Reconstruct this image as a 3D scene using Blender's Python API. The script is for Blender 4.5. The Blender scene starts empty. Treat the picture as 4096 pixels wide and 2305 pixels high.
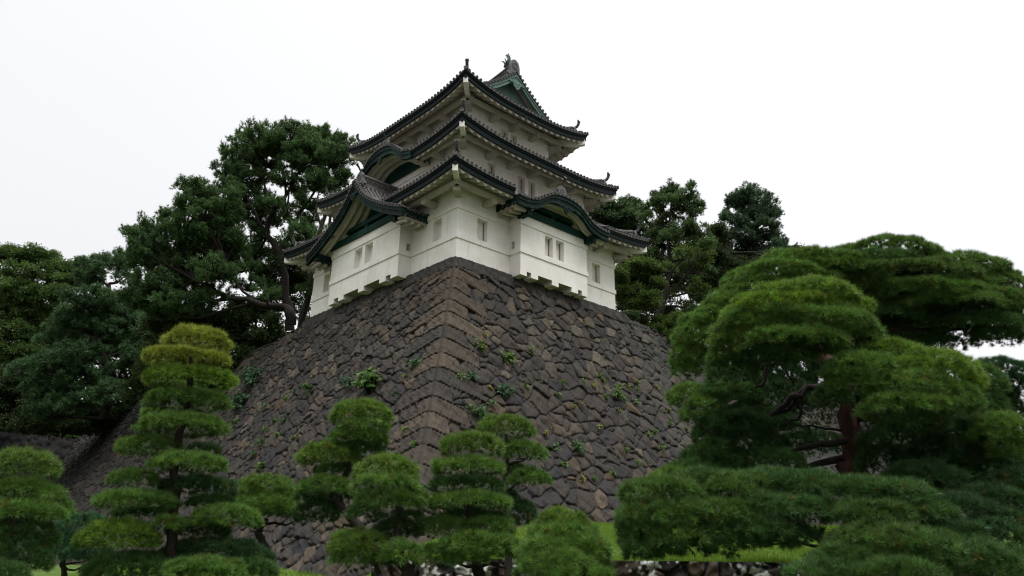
import bpy, math, random
import numpy as np
from mathutils import Vector, Matrix
SC = bpy.context.scene
COL = SC.collection
rng = np.random.default_rng(7)
random.seed(7)

# ------------------------------------------------------------------ camera, sky, sun, exposure
FPX, YAW, PITCH, ROLL = 3129.6, 0.82516, 0.345632, -0.0120787
CAM = np.array([-20.9931, -26.6180, -13.6320])
def cam_basis():
    f = np.array([math.cos(PITCH)*math.cos(YAW), math.cos(PITCH)*math.sin(YAW), math.sin(PITCH)])
    r = np.array([math.sin(YAW), -math.cos(YAW), 0.0]); d = np.cross(f, r)
    c, s = math.cos(ROLL), math.sin(ROLL)
    return np.array([c*r+s*d, -s*r+c*d, f])
CB = cam_basis()
cd = bpy.data.cameras.new("camera"); cam = bpy.data.objects.new("camera", cd); COL.objects.link(cam)
cd.sensor_width = 36.0; cd.lens = FPX*36.0/4096.0; cd.clip_start = 0.1; cd.clip_end = 3000
mw = Matrix.Identity(4)
for i in range(3):
    mw[i][0] = CB[0][i]; mw[i][1] = -CB[1][i]; mw[i][2] = -CB[2][i]; mw[i][3] = CAM[i]
cam.matrix_world = mw
SC.camera = cam
SUN_AZ = np.array([-0.10, -0.99]); SUN_EL = math.radians(66)
w = bpy.data.worlds.new("World"); SC.world = w; w.use_nodes = True
nt = w.node_tree; nt.nodes.clear()
def N(t, kind, **kw):
    n = t.nodes.new(kind)
    for k, v in kw.items(): setattr(n, k, v)
    return n
out = N(nt, 'ShaderNodeOutputWorld')
sky = N(nt, 'ShaderNodeTexSky', sky_type='NISHITA', sun_disc=False)
sky.sun_elevation = SUN_EL
sky.sun_rotation = math.atan2(SUN_AZ[0], SUN_AZ[1])
bw = N(nt, 'ShaderNodeHueSaturation'); bw.inputs['Saturation'].default_value = 0.08
bg1 = N(nt, 'ShaderNodeBackground'); bg1.inputs['Strength'].default_value = 0.01
nt.links.new(sky.outputs[0], bw.inputs['Color']); nt.links.new(bw.outputs[0], bg1.inputs['Color'])
# thick even cloud deck: white, a little brighter towards the hidden sun
tc = N(nt, 'ShaderNodeTexCoord')
dot = N(nt, 'ShaderNodeVectorMath', operation='DOT_PRODUCT')
sdir = (SUN_AZ[0]*math.cos(SUN_EL), SUN_AZ[1]*math.cos(SUN_EL), math.sin(SUN_EL))
dot.inputs[1].default_value = sdir
nt.links.new(tc.outputs['Generated'], dot.inputs[0])
mr = N(nt, 'ShaderNodeMapRange'); mr.inputs['From Min'].default_value = -1.0; mr.inputs['From Max'].default_value = 1.0
mr.inputs['To Min'].default_value = 0.88; mr.inputs['To Max'].default_value = 1.12
nt.links.new(dot.outputs['Value'], mr.inputs['Value'])
noi = N(nt, 'ShaderNodeTexNoise'); noi.inputs['Scale'].default_value = 1.6; noi.inputs['Detail'].default_value = 4
nt.links.new(tc.outputs['Generated'], noi.inputs['Vector'])
ma = N(nt, 'ShaderNodeMath', operation='MULTIPLY_ADD'); ma.inputs[1].default_value = 0.14
nt.links.new(noi.outputs['Fac'], ma.inputs[0]); nt.links.new(mr.outputs['Result'], ma.inputs[2])
# overcast dome: two to three times brighter overhead than at the skyline
sep = N(nt, 'ShaderNodeSeparateXYZ'); nt.links.new(tc.outputs['Generated'], sep.inputs[0])
el0 = N(nt, 'ShaderNodeMapRange'); el0.inputs['From Min'].default_value = 0.0; el0.inputs['From Max'].default_value = 0.7
el0.inputs['To Min'].default_value = 0.84; el0.inputs['To Max'].default_value = 0.93; nt.links.new(sep.outputs['Z'], el0.inputs['Value'])
el1 = N(nt, 'ShaderNodeMapRange', interpolation_type='SMOOTHSTEP'); el1.inputs['From Min'].default_value = 0.62; el1.inputs['From Max'].default_value = 0.92
el1.inputs['To Min'].default_value = 0.0; el1.inputs['To Max'].default_value = 2.6; nt.links.new(sep.outputs['Z'], el1.inputs['Value'])
el = N(nt, 'ShaderNodeMath', operation='ADD'); nt.links.new(el0.outputs[0], el.inputs[0]); nt.links.new(el1.outputs[0], el.inputs[1])
# a shade greyer towards the left of the view
lr = N(nt, 'ShaderNodeVectorMath', operation='DOT_PRODUCT'); lr.inputs[1].default_value = (0.735, -0.678, 0)
nt.links.new(tc.outputs['Generated'], lr.inputs[0])
lm = N(nt, 'ShaderNodeMapRange'); lm.inputs['From Min'].default_value = -0.6; lm.inputs['From Max'].default_value = 0.3
lm.inputs['To Min'].default_value = 0.93; lm.inputs['To Max'].default_value = 1.06; nt.links.new(lr.outputs['Value'], lm.inputs['Value'])
mm = N(nt, 'ShaderNodeMath', operation='MULTIPLY'); nt.links.new(ma.outputs[0], mm.inputs[0]); nt.links.new(el.outputs[0], mm.inputs[1])
ma = N(nt, 'ShaderNodeMath', operation='MULTIPLY'); nt.links.new(mm.outputs[0], ma.inputs[0]); nt.links.new(lm.outputs['Result'], ma.inputs[1])
# dark low-sky band added behind the viewer as unseen tree line, cuts frontal fill
bk = N(nt, 'ShaderNodeVectorMath', operation='DOT_PRODUCT'); bk.inputs[1].default_value = (-0.678, -0.735, 0)
nt.links.new(tc.outputs['Generated'], bk.inputs[0])
b1 = N(nt, 'ShaderNodeMapRange'); b1.inputs['From Min'].default_value = 0.0; b1.inputs['From Max'].default_value = 0.25; nt.links.new(bk.outputs['Value'], b1.inputs['Value'])
b2 = N(nt, 'ShaderNodeMapRange'); b2.inputs['From Min'].default_value = 0.42; b2.inputs['From Max'].default_value = 0.30; nt.links.new(sep.outputs['Z'], b2.inputs['Value'])
b3 = N(nt, 'ShaderNodeMath', operation='MULTIPLY'); nt.links.new(b1.outputs[0], b3.inputs[0]); nt.links.new(b2.outputs[0], b3.inputs[1])
b4 = N(nt, 'ShaderNodeMath', operation='MULTIPLY_ADD'); b4.inputs[1].default_value = -0.78; b4.inputs[2].default_value = 1.0; nt.links.new(b3.outputs[0], b4.inputs[0])
mb_ = N(nt, 'ShaderNodeMath', operation='MULTIPLY'); nt.links.new(ma.outputs[0], mb_.inputs[0]); nt.links.new(b4.outputs[0], mb_.inputs[1]); ma = mb_
bg2 = N(nt, 'ShaderNodeBackground'); bg2.inputs['Color'].default_value = (0.965, 0.975, 1.0, 1)
nt.links.new(ma.outputs[0], bg2.inputs['Strength'])
add = N(nt, 'ShaderNodeAddShader')
nt.links.new(bg1.outputs[0], add.inputs[0]); nt.links.new(bg2.outputs[0], add.inputs[1])
nt.links.new(add.outputs[0], out.inputs['Surface'])
sl = bpy.data.lights.new("sun", 'SUN'); sl.energy = 1.35; sl.angle = math.radians(25); sl.color = (1.0, 0.97, 0.92)
so = bpy.data.objects.new("sun", sl); COL.objects.link(so)
so.rotation_euler = Vector(sdir).to_track_quat('Z', 'Y').to_euler()
SC.view_settings.view_transform = 'Standard'; SC.view_settings.look = 'None'
SC.view_settings.exposure = 0.0; SC.view_settings.gamma = 1.0
SC.render.engine = 'CYCLES'
cy = SC.cycles
cy.max_bounces = 5; cy.diffuse_bounces = 3; cy.glossy_bounces = 2; cy.transmission_bounces = 2; cy.transparent_max_bounces = 4
cy.use_denoising = True; cy.denoising_prefilter = 'ACCURATE'; cy.use_adaptive_sampling = False; cy.pixel_filter_type = 'BLACKMAN_HARRIS'; cy.filter_width = 1.2
cy.caustics_reflective = False; cy.caustics_refractive = False

# ------------------------------------------------------------------ helpers
HD = np.array([math.cos(YAW), math.sin(YAW)]); RD = np.array([math.sin(YAW), -math.cos(YAW)])
def ray(px, py):                       # photo pixel on a 2576 x 1450 grid -> direction
    v = np.array([(px*1.59006-2048)/FPX, (py*1.59006-1152.5)/FPX, 1.0]); return v @ CB
def at(px, py, d):                     # point seen there, d metres ahead
    v = ray(px, py); return CAM + v*(d/(v[:2] @ HD))
def scale_at(px, py, d):               # metres per grid pixel
    v = ray(px, py); t = d/(v[:2] @ HD); return 1.59006/FPX*t
def at_z(px, py, z):
    v = ray(px, py); return CAM + v*((z-CAM[2])/v[2])
def dist(p): return float((np.asarray(p)[:2]-CAM[:2]) @ HD)
def ground_z(x, y):
    d = (x-CAM[0])*HD[0]+(y-CAM[1])*HD[1]; s = (x-CAM[0])*RD[0]+(y-CAM[1])*RD[1]
    zl = np.interp(d, [0, 10, 27, 60], [-15.23, -15.2, -13.72, -13.6])
    zr = np.where(d < RW_D, np.interp(d, [0, 10, RW_D], [-15.23, -15.2, -15.0]),
                  np.interp(d, [RW_D, RW_D+1, RW_D+9, 60], [-13.47, -13.36, -12.1, -11.9]))
    m = np.clip((s+4.6)/2.6, 0, 1); m = m*m*(3-2*m)
    return zl*(1-m)+zr*m
RW_D = 19.6

def props(o, label=None, cat=None, group=None, kind=None):
    if label: o['label'] = label
    if cat: o['category'] = cat
    if group: o['group'] = group
    if kind: o['kind'] = kind
    return o
def empty(name, loc, label, cat, group=None):
    o = bpy.data.objects.new(name, None); COL.objects.link(o); o.location = [float(c) for c in loc]; o.empty_display_size = 0.3
    return props(o, label, cat, group)
def link(name, me, parent=None, mats=(), smooth=False):
    o = bpy.data.objects.new(name, me); COL.objects.link(o)
    for m in mats: me.materials.append(m)
    if smooth:
        me.polygons.foreach_set('use_smooth', np.ones(len(me.polygons), bool))
    if parent is not None:
        o.parent = parent
        p, loc = parent, Vector((0, 0, 0))
        while p is not None: loc += p.location; p = p.parent
        o.location = -loc if parent.type == 'EMPTY' else Vector((0, 0, 0))
        if parent.type != 'EMPTY': o.location = Vector((0, 0, 0))
    return o
class MB:
    def __init__(s): s.v = []; s.f = []; s.m = []
    def add(s, vs, fs, mi=0):
        b = len(s.v); s.v += [tuple(map(float, p)) for p in vs]
        s.f += [[b+i for i in f] for f in fs]; s.m += [mi]*len(fs)
    def hexa(s, p, mi=0, skip=()):         # 8 points: bottom 0-3, top 4-7
        F = {'b': [3, 2, 1, 0], 't': [4, 5, 6, 7], 0: [0, 1, 5, 4], 1: [1, 2, 6, 5], 2: [2, 3, 7, 6], 3: [3, 0, 4, 7]}
        s.add(p, [f for k, f in F.items() if k not in skip], mi)
    def box(s, a, b, mi=0, skip=()):
        (x0, y0, z0), (x1, y1, z1) = a, b
        s.hexa([(x0, y0, z0), (x1, y0, z0), (x1, y1, z0), (x0, y1, z0), (x0, y0, z1), (x1, y0, z1), (x1, y1, z1), (x0, y1, z1)], mi, skip)
    def grid(s, P, mi=0, closed=False):    # P[i][j] points
        n, m = len(P), len(P[0]); b = len(s.v)
        for r in P: s.v += [tuple(map(float, p)) for p in r]
        for i in range(n-1):
            for j in range(m-1 if not closed else m):
                k = (j+1) % m
                s.f.append([b+i*m+j, b+i*m+k, b+(i+1)*m+k, b+(i+1)*m+j]); s.m.append(mi)
    def strip(s, path, prof, mi=0, closed=True, caps=True):
        """sweep: path = list of (origin, axis_a, axis_b); prof = [(a, b)]"""
        P = [[np.asarray(o)+a*np.asarray(A)+b*np.asarray(B) for a, b in prof] for o, A, B in path]
        s.grid(P, mi, closed)
        if caps and closed:
            s.add(P[0], [list(range(len(prof)))[::-1]], mi); s.add(P[-1], [list(range(len(prof)))], mi)
    def tube(s, pts, rad, n=7, mi=0, cap=True):
        pts = [np.asarray(p, float) for p in pts]
        if np.isscalar(rad): rad = [rad]*len(pts)
        rings = []; up = None
        for i, p in enumerate(pts):
            t = pts[min(i+1, len(pts)-1)]-pts[max(i-1, 0)]; t = t/(np.linalg.norm(t)+1e-9)
            if up is None:
                up = np.array([0, 0, 1.0]) if abs(t[2]) < .9 else np.array([1.0, 0, 0])
            a = np.cross(t, up); a /= np.linalg.norm(a)+1e-9; up = np.cross(a, t)
            rings.append([p+rad[i]*(math.cos(q)*a+math.sin(q)*up) for q in np.linspace(0, 2*math.pi, n, endpoint=False)])
        s.grid(rings, mi, True)
        if cap:
            s.add(rings[0], [list(range(n))], mi); s.add(rings[-1], [list(range(n))[::-1]], mi)
    def build(s, name, parent=None, mats=(), smooth=False):
        me = bpy.data.meshes.new(name); me.from_pydata(s.v, [], s.f)
        if len(set(s.m)) > 1: me.polygons.foreach_set('material_index', np.array(s.m, np.int32))
        me.update()
        return link(name, me, parent, mats, smooth)
def np_mesh(name, V, F, col=None, parent=None, mats=(), smooth=False):
    me = bpy.data.meshes.new(name); V = np.asarray(V, np.float32); F = np.asarray(F, np.int32)
    k = F.shape[1]
    me.vertices.add(len(V)); me.vertices.foreach_set('co', V.ravel())
    me.loops.add(F.size); me.loops.foreach_set('vertex_index', F.ravel())
    me.polygons.add(len(F)); me.polygons.foreach_set('loop_start', np.arange(0, F.size, k, dtype=np.int32))
    me.update(calc_edges=True)
    if col is not None:
        a = me.color_attributes.new('col', 'FLOAT_COLOR', 'POINT')
        c = np.ones((len(V), 4), np.float32); c[:, :3] = col; a.data.foreach_set('color', c.ravel())
    return link(name, me, parent, mats, smooth)

# ------------------------------------------------------------------ materials
def mat(name, rough=0.8, spec=0.3):
    m = bpy.data.materials.new(name); m.use_nodes = True; t = m.node_tree
    b = t.nodes['Principled BSDF']; b.inputs['Roughness'].default_value = rough
    b.inputs['Specular IOR Level'].default_value = spec
    return m, t, b
def noise(t, scale, detail=4, rough=0.55, vec=None, sc3=None):
    n = N(t, 'ShaderNodeTexNoise'); n.inputs['Scale'].default_value = scale; n.inputs['Detail'].default_value = detail
    n.inputs['Roughness'].default_value = rough
    tcn = N(t, 'ShaderNodeTexCoord'); src = tcn.outputs['Object']
    if sc3:
        mp = N(t, 'ShaderNodeMapping'); mp.inputs['Scale'].default_value = sc3; t.links.new(src, mp.inputs['Vector']); src = mp.outputs[0]
    t.links.new(src, n.inputs['Vector'])
    return n.outputs['Fac']
def ramp(t, fac, stops):
    r = N(t, 'ShaderNodeValToRGB'); e = r.color_ramp.elements
    while len(e) < len(stops): e.new(0.5)
    for k, (p, c) in enumerate(stops):
        e[k].position = p; e[k].color = (c[0], c[1], c[2], 1) if not np.isscalar(c) else (c, c, c, 1)
    t.links.new(fac, r.inputs['Fac']); return r.outputs['Color']
def mix(t, fac, a, b, mode='MIX'):
    m = N(t, 'ShaderNodeMix', data_type='RGBA', blend_type=mode)
    for i, v in ((0, fac), (6, a), (7, b)):
        if hasattr(v, 'is_linked'): t.links.new(v, m.inputs[i])
        elif i == 0: m.inputs[0].default_value = v
        else: m.inputs[i].default_value = (v[0], v[1], v[2], 1)
    return m.outputs[2]
def bump(t, b, h, strength=0.3, dist_=0.02):
    n = N(t, 'ShaderNodeBump'); n.inputs['Strength'].default_value = strength; n.inputs['Distance'].default_value = dist_
    t.links.new(h, n.inputs['Height']); t.links.new(n.outputs[0], b.inputs['Normal'])
def simple(name, stops, scale, rough=0.8, spec=0.3, sc3=None, bmp=0.0, detail=5):
    m, t, b = mat(name, rough, spec); f = noise(t, scale, detail, .6, sc3=sc3)
    t.links.new(ramp(t, f, stops), b.inputs['Base Color'])
    if bmp: bump(t, b, f, bmp)
    return m
def plaster(name, clean, grime, streak):
    m, t, b = mat(name, 0.9, 0.2)
    f = noise(t, 1.1, 6, .65); g = noise(t, 2.2, 5, .7, sc3=(1, 1, .18)); h = noise(t, .35, 3, .5)
    c = mix(t, ramp(t, f, [(.42, 0.0), (.72, 1.0)]), clean, grime)
    c = mix(t, ramp(t, g, [(.56, 0.0), (.82, .6)]), c, streak)
    c = mix(t, ramp(t, h, [(.35, 0.0), (.7, .35)]), c, grime)
    t.links.new(c, b.inputs['Base Color']); bump(t, b, f, .08)
    return m
M = {}
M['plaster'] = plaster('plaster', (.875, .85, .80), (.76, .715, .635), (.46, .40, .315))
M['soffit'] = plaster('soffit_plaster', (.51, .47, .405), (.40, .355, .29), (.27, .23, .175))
M['black'] = simple('dark_iron', [(.3, (.02, .02, .02)), (.7, (.035, .03, .028))], 6, .6)
def patina(name, base, pale, lo, hi, sc=1.2, streaky=True):
    m, t, b = mat(name, 0.6, 0.08)
    f = noise(t, sc, 7, .68, sc3=(1, 1, .5) if streaky else None); g = noise(t, 9, 4, .6)
    c = mix(t, ramp(t, g, [(.3, 0.0), (.7, 1.0)]), base, tuple(x*1.7 for x in base))
    c = mix(t, ramp(t, f, [(lo, 0.0), (hi, 1.0)]), c, pale)
    t.links.new(c, b.inputs['Base Color']); bump(t, b, g, .12)
    return m
M['fascia'] = patina('dark_copper_fascia', (.0045, .0085, .0085), (.07, .16, .125), .66, .72)
M['board'] = patina('aged_copper_board', (.006, .014, .012), (.02, .075, .055), .50, .70)
M['panel'] = patina('green_copper_panel', (.006, .022, .017), (.014, .062, .044), .42, .68)
M['copper'] = patina('pale_copper', (.080, .135, .113), (.155, .225, .195), .40, .64)
M['copper_dark'] = patina('bronze_finial', (.05, .062, .052), (.13, .165, .14), .45, .65, 5)
def tile_mat(name, stops):
    m, t, b = mat(name, .75, .3)
    f = noise(t, 3.2, 6, .7); g = noise(t, 30, 3, .6)
    c = ramp(t, f, stops)
    c = mix(t, ramp(t, g, [(.4, 0.0), (.7, .5)]), c, (.05, .047, .045))
    t.links.new(c, b.inputs['Base Color']); bump(t, b, g, .15)
    return m
M['tile'] = tile_mat('roof_tile', [(.25, (.060, .059, .058)), (.5, (.115, .111, .105)), (.75, (.20, .188, .168))])
M['tiledark'] = tile_mat('roof_tile_dark', [(.3, (.022, .023, .024)), (.7, (.050, .049, .048))])
M['tilerim'] = tile_mat('roof_tile_rim', [(.3, (.085, .085, .085)), (.7, (.17, .167, .16))])
def attr_mat(name, rough, spec, nscale=0, nstr=.3, trans=0.0, bmp=0.0):
    m, t, b = mat(name, rough, spec)
    a = N(t, 'ShaderNodeAttribute', attribute_name='col'); c = a.outputs['Color']
    if nscale:
        f = noise(t, nscale, 6, .65)
        c = mix(t, nstr, c, ramp(t, f, [(.25, .30), (.5, .9), (.78, 1.9)]), 'MULTIPLY')
        if bmp: bump(t, b, f, bmp, .03)
    t.links.new(c, b.inputs['Base Color'])
    if trans:
        tr = N(t, 'ShaderNodeBsdfTranslucent'); t.links.new(mix(t, 1.0, c, (1.3, 1.25, .55), 'MULTIPLY'), tr.inputs['Color'])
        ms = N(t, 'ShaderNodeMixShader'); ms.inputs[0].default_value = trans
        o = t.nodes['Material Output']
        t.links.new(b.outputs[0], ms.inputs[1]); t.links.new(tr.outputs[0], ms.inputs[2]); t.links.new(ms.outputs[0], o.inputs['Surface'])
    return m
M['needle'] = attr_mat('pine_needles', .5, .22, trans=.2)
M['leaf'] = attr_mat('leaves', .65, .15, trans=.28)
M['stone'] = attr_mat('wall_stone', .8, .35, nscale=4.5, nstr=.85, bmp=.9)
M['bark'] = simple('dark_bark', [(.3, (.010, .008, .0065)), (.7, (.032, .026, .021))], 9, .9, .2, (1, 1, .3), .6)
M['redbark'] = simple('red_bark', [(.3, (.020, .009, .007)), (.55, (.055, .024, .019)), (.8, (.085, .045, .036))], 6, .9, .2, (1, 1, .35), .8)
M['grass'] = simple('grass_ground', [(.3, (.035, .065, .012)), (.6, (.06, .105, .018)), (.8, (.075, .11, .025))], 1.3, .95, .1)
M['ground'] = attr_mat('ground_cover', .95, .1, nscale=1.4, nstr=.5)
M['soil'] = simple('hilltop_soil', [(.3, (.02, .022, .012)), (.7, (.05, .05, .025))], .8, 1, .1)
# ------------------------------------------------------------------ ground
def build_ground():
    ds = np.concatenate([[-400, -120, -40, -15], np.arange(-5, 19.4, .7), [RW_D-.03, RW_D+.03], np.arange(RW_D+.3, 32, .5), [34, 37, 42, 50, 62, 90, 150, 300, 900]])
    ss = np.concatenate([[-900, -300, -120, -60], np.arange(-40, 40.1, .8), [60, 120, 300, 900]])
    D, S = np.meshgrid(ds, ss, indexing='ij')
    X = CAM[0]+D*HD[0]+S*RD[0]; Y = CAM[1]+D*HD[1]+S*RD[1]
    Z = ground_z(X, Y)+.03*np.sin(X*1.7+Y*.6)*np.cos(Y*1.3)*(np.abs(D) < 60)
    V = np.stack([X, Y, Z], -1).reshape(-1, 3); n, m = D.shape
    i, j = np.meshgrid(np.arange(n-1), np.arange(m-1), indexing='ij'); a = (i*m+j).ravel()
    g = np.clip((D-8)/3, 0, 1)*np.clip((48-D)/6, 0, 1)*np.clip((45-np.abs(S))/8, 0, 1)     # lawn; grey gravel forecourt elsewhere
    col = g.reshape(-1, 1)*np.array([.062, .10, .02])+(1-g.reshape(-1, 1))*np.array([.10, .095, .088])
    o = np_mesh('ground', V, np.stack([a, a+1, a+m+1, a+m], 1), col, mats=[M['ground']])
    props(o, 'mown lawn rising from a grey gravel forecourt to the foot of the stone wall', 'ground', kind='structure')
build_ground()

# short grass blades where the lawn shows between the pines
def build_grass():
    n = 90000
    d = np.concatenate([rng.uniform(RW_D+.05, 29, n), rng.uniform(17, 29, n//2)]); s = np.concatenate([rng.uniform(-2.0, 12, n), rng.uniform(-13, -2, n//2)])
    d = np.concatenate([d, rng.uniform(RW_D+.0, RW_D+.22, 9000)]); s = np.concatenate([s, rng.uniform(-2, 12, 9000)])
    x = CAM[0]+d*HD[0]+s*RD[0]; y = CAM[1]+d*HD[1]+s*RD[1]; z = ground_z(x, y)
    k = len(x); h = rng.uniform(.05, .11, k); h[-9000:] *= rng.uniform(1, 2.3, 9000)
    h *= 1+.5*np.sin(x*1.9+y*.7)*np.sin(y*2.3-x*.5); a = rng.uniform(0, 6.28, k); wd = .011
    t = np.stack([rng.normal(0, .03, k), rng.normal(0, .03, k)], 1)
    V = np.empty((k, 3, 3)); V[:, 0] = np.stack([x-wd*np.cos(a), y-wd*np.sin(a), z-.01], 1); V[:, 1] = np.stack([x+wd*np.cos(a), y+wd*np.sin(a), z-.01], 1)
    V[:, 2] = np.stack([x+t[:, 0], y+t[:, 1], z+h], 1)
    c = np.array([.105, .205, .028])*rng.uniform(.75, 1.3, (k, 1))*np.array([1, 1, 1])+rng.uniform(0, .04, (k, 1))*np.array([1, .6, .1])+np.clip(np.sin(x*.9-y*1.3)*np.sin(y*.8+x*1.7), 0, 1)[:, None]*np.array([.022, .008, .005])
    o = np_mesh('grass', V.reshape(-1, 3), np.arange(k*3).reshape(-1, 3), np.repeat(c, 3, 0), mats=[M['leaf']])
    props(o, 'short bright grass blades on the bank below the castle wall', 'grass', kind='stuff')
build_grass()

# ------------------------------------------------------------------ dry stone walls
def vnoise(P, seed, freqs=((.35, 1), (.8, .5), (1.9, .25))):
    r = np.random.default_rng(seed); o = np.zeros(len(P))
    for f, a in freqs:
        for _ in range(4):
            k = r.normal(size=2)*f*2.2; o += a*np.sin(P @ k+r.uniform(0, 6.28))*.35
    return o
def hash_rand(i, j, seed, k):
    h = (i.astype(np.int64)*73856093) ^ (j.astype(np.int64)*19349663) ^ (seed*83492791+k*2654435761)
    h = (h ^ (h >> 13))*1274126177 & 0x7fffffff
    h = (h ^ (h >> 11))*69069 & 0x7fffffff
    return (h % 100003)/100003.0
def stones(P, seed, sx, sy, rot, jit=.42):
    """cells of rough fieldstone: id hash, edge distance, offset from the site; filler stones in the gaps"""
    c, s = math.cos(rot), math.sin(rot)
    Q = np.stack([P[:, 0]*c+P[:, 1]*s, -P[:, 0]*s+P[:, 1]*c], 1)
    Q = Q+np.stack([vnoise(P, seed+1, ((.7, .10), (2.2, .04))), vnoise(P, seed+2, ((.7, .10), (2.2, .04)))], 1)
    best = np.full(len(P), 1e9); sec = best.copy(); bi = np.zeros((len(P), 2), np.int64); boff = np.zeros((len(P), 2)); bl = np.zeros(len(P), np.int64)
    for layer, (gx, gy, pen, keep) in enumerate(((sx, sy, 0, 2), (sx*.48, sy*.48, .20, .26))):
        ci = np.floor(Q[:, 0]/gx).astype(np.int64); cj = np.floor(Q[:, 1]/gy).astype(np.int64)
        for di in (-2, -1, 0, 1, 2):
            for dj in (-1, 0, 1) if abs(di) == 2 else (-2, -1, 0, 1, 2):
                i, j = ci+di, cj+dj
                px = (i+.5+(j % 2)*.5+(hash_rand(i, j, seed, 10*layer+1)-.5)*2*jit)*gx
                py = (j+.5+(hash_rand(i, j, seed, 10*layer+2)-.5)*2*jit)*gy
                ok = hash_rand(i, j, seed, 10*layer+3) < keep
                dx, dy = Q[:, 0]-px, Q[:, 1]-py
                d = np.sqrt((dx*sy/sx*1.12)**2+dy**2)+pen*sy+(hash_rand(i, j, seed, 10*layer+4)-.5)*.22*sy
                d = np.where(ok, d, 1e8)
                better = d < best
                sec = np.where(better, best, np.minimum(sec, d))
                best = np.where(better, d, best)
                bi[better, 0] = i[better]; bi[better, 1] = j[better]; bl[better] = layer
                boff[better, 0] = dx[better]; boff[better, 1] = dy[better]
    e = (sec-best)*.5
    R = lambda k: hash_rand(bi[:, 0]+7919*bl, bi[:, 1]+31*bl, seed, 40+k)
    return e, boff, R
def sstep(x, a, b):
    t = np.clip((x-a)/(b-a), 0, 1); return t*t*(3-2*t)
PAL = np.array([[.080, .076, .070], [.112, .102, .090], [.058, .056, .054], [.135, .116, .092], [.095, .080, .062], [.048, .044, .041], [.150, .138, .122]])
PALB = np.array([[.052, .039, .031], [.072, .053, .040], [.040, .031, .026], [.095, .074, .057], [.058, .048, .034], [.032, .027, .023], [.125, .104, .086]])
TAN = np.array([.17, .115, .062])
def bfun(t): return .10+.41*t+.0115*t*t
def wall_relief(seed, Uc, T, corner, long_even, depth_lo, sx=.95, sy=.66, rot=.42, top=True):
    """Uc: distance from the corner (or along the wall), T: depth below the top. -> relief height, colour"""
    P = np.stack([Uc, T], 1)
    e, off, R = stones(P, seed, sx, sy, rot)
    tilt = off[:, 0]*(R(1)-.5)*.30+off[:, 1]*(R(2)-.5)*.34
    H = .115*sstep(e, .0, .035)+.03*sstep(e, .03, .2)+(R(3)-.5)*.07+tilt*sstep(e, 0, .06)
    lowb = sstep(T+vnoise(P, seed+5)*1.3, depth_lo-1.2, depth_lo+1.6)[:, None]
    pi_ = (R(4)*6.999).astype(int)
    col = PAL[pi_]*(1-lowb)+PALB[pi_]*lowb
    tan = (R(5) < .09)[:, None]; col = np.where(tan, col*.35+TAN*.65*(1-.35*lowb), col)
    col = col*(.45+1.2*R(6)[:, None]**1.6)
    isc = np.zeros(len(T), bool)
    if corner:
        ch = .70; tt = T-.66-.24*np.minimum(Uc, 3)+vnoise(P, 91, ((.6, .06), (2, .03)))
        k = np.floor(tt/ch).astype(np.int64); fr = tt/ch-k
        lng = ((k % 2 == 0) == long_even)
        rr = hash_rand(k, k*0+3, 77, 1)
        L = np.where(lng, 1.75+.8*rr, .80+.45*rr)
        # sloping outer end, mirrored joint at mid length of the long stones
        L = L+(fr-.5)*.35+vnoise(P, 93, ((1.5, .08), (4, .04)))
        isc = (Uc < L) & (T > .66+.0*Uc)
        ec = np.minimum(np.minimum(fr, 1-fr)*ch, np.where(isc, L-Uc, 9))
        hc = .14*sstep(ec, .0, .035)+(hash_rand(k, k, 5+seed, 2)-.5)*.04+.02
        kc = (hash_rand(k, k*0, 55, 3)*6.999).astype(int)
        cc = (PAL[kc]*np.array([1.08, .98, .86])*(1-lowb)+PALB[kc]*1.28*lowb)
        cc = cc*(.6+.75*hash_rand(k, k*0, 23, 7)[:, None])
        H = np.where(isc, hc, H); e = np.where(isc, ec, e); col = np.where(isc[:, None], cc, col)
    if top:
        wv = .66+vnoise(P, 61, ((.5, .04), (1.6, .03)))
        tl = T < wv
        us = Uc+vnoise(P, 63, ((.2, .6),))
        ki = np.floor(us/.66).astype(np.int64)
        s0 = ki*.66+(hash_rand(ki, ki*0, 31, 1)-.5)*.22; s1 = (ki+1)*.66+(hash_rand(ki+1, ki*0, 31, 1)-.5)*.22
        sh = us < s0; ki = np.where(sh, ki-1, ki); sh2 = us > s1; ki = np.where(sh2, ki+1, ki)
        s0 = ki*.66+(hash_rand(ki, ki*0, 31, 1)-.5)*.22; s1 = (ki+1)*.66+(hash_rand(ki+1, ki*0, 31, 1)-.5)*.22
        et = np.minimum(np.minimum(us-s0, s1-us), np.minimum(wv-T, T+.05))
        ht = .10*sstep(et, 0, .035)+(hash_rand(ki, ki, 9, 2)-.5)*.03+.03
        ct = np.array([.078, .078, .080])*(.75+.5*hash_rand(ki, ki, 9, 3)[:, None])
        H = np.where(tl, ht, H); e = np.where(tl, et, e); col = np.where(tl[:, None], ct, col)
    fine = vnoise(P, seed+8, ((6, .012), (13, .008), (25, .004)))*2.5
    H = H+fine
    joint = (1-sstep(e, .006, .032))[:, None]
    col = col*(1-joint)+np.array([.014, .012, .010])*joint
    moss = sstep(vnoise(P, seed+15, ((.5, .5), (1.6, .4), (5, .3))), .30, .7)[:, None]*np.clip(lowb+.25, 0, 1)*.6
    col = col*(1-moss)+np.array([.045, .052, .022])*moss
    pale = (sstep(vnoise(P, seed+25, ((4, .5), (11, .5), (23, .4))), .85, 1.1)[:, None])*.45*sstep(T, 3, 9)[:, None]
    col = col*(1-pale)+np.array([.24, .225, .20])*pale
    return H, np.clip(col*STONE_K, .006, .6)
STONE_K = np.array([.345, .302, .228])
ZB = 15.0
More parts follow.
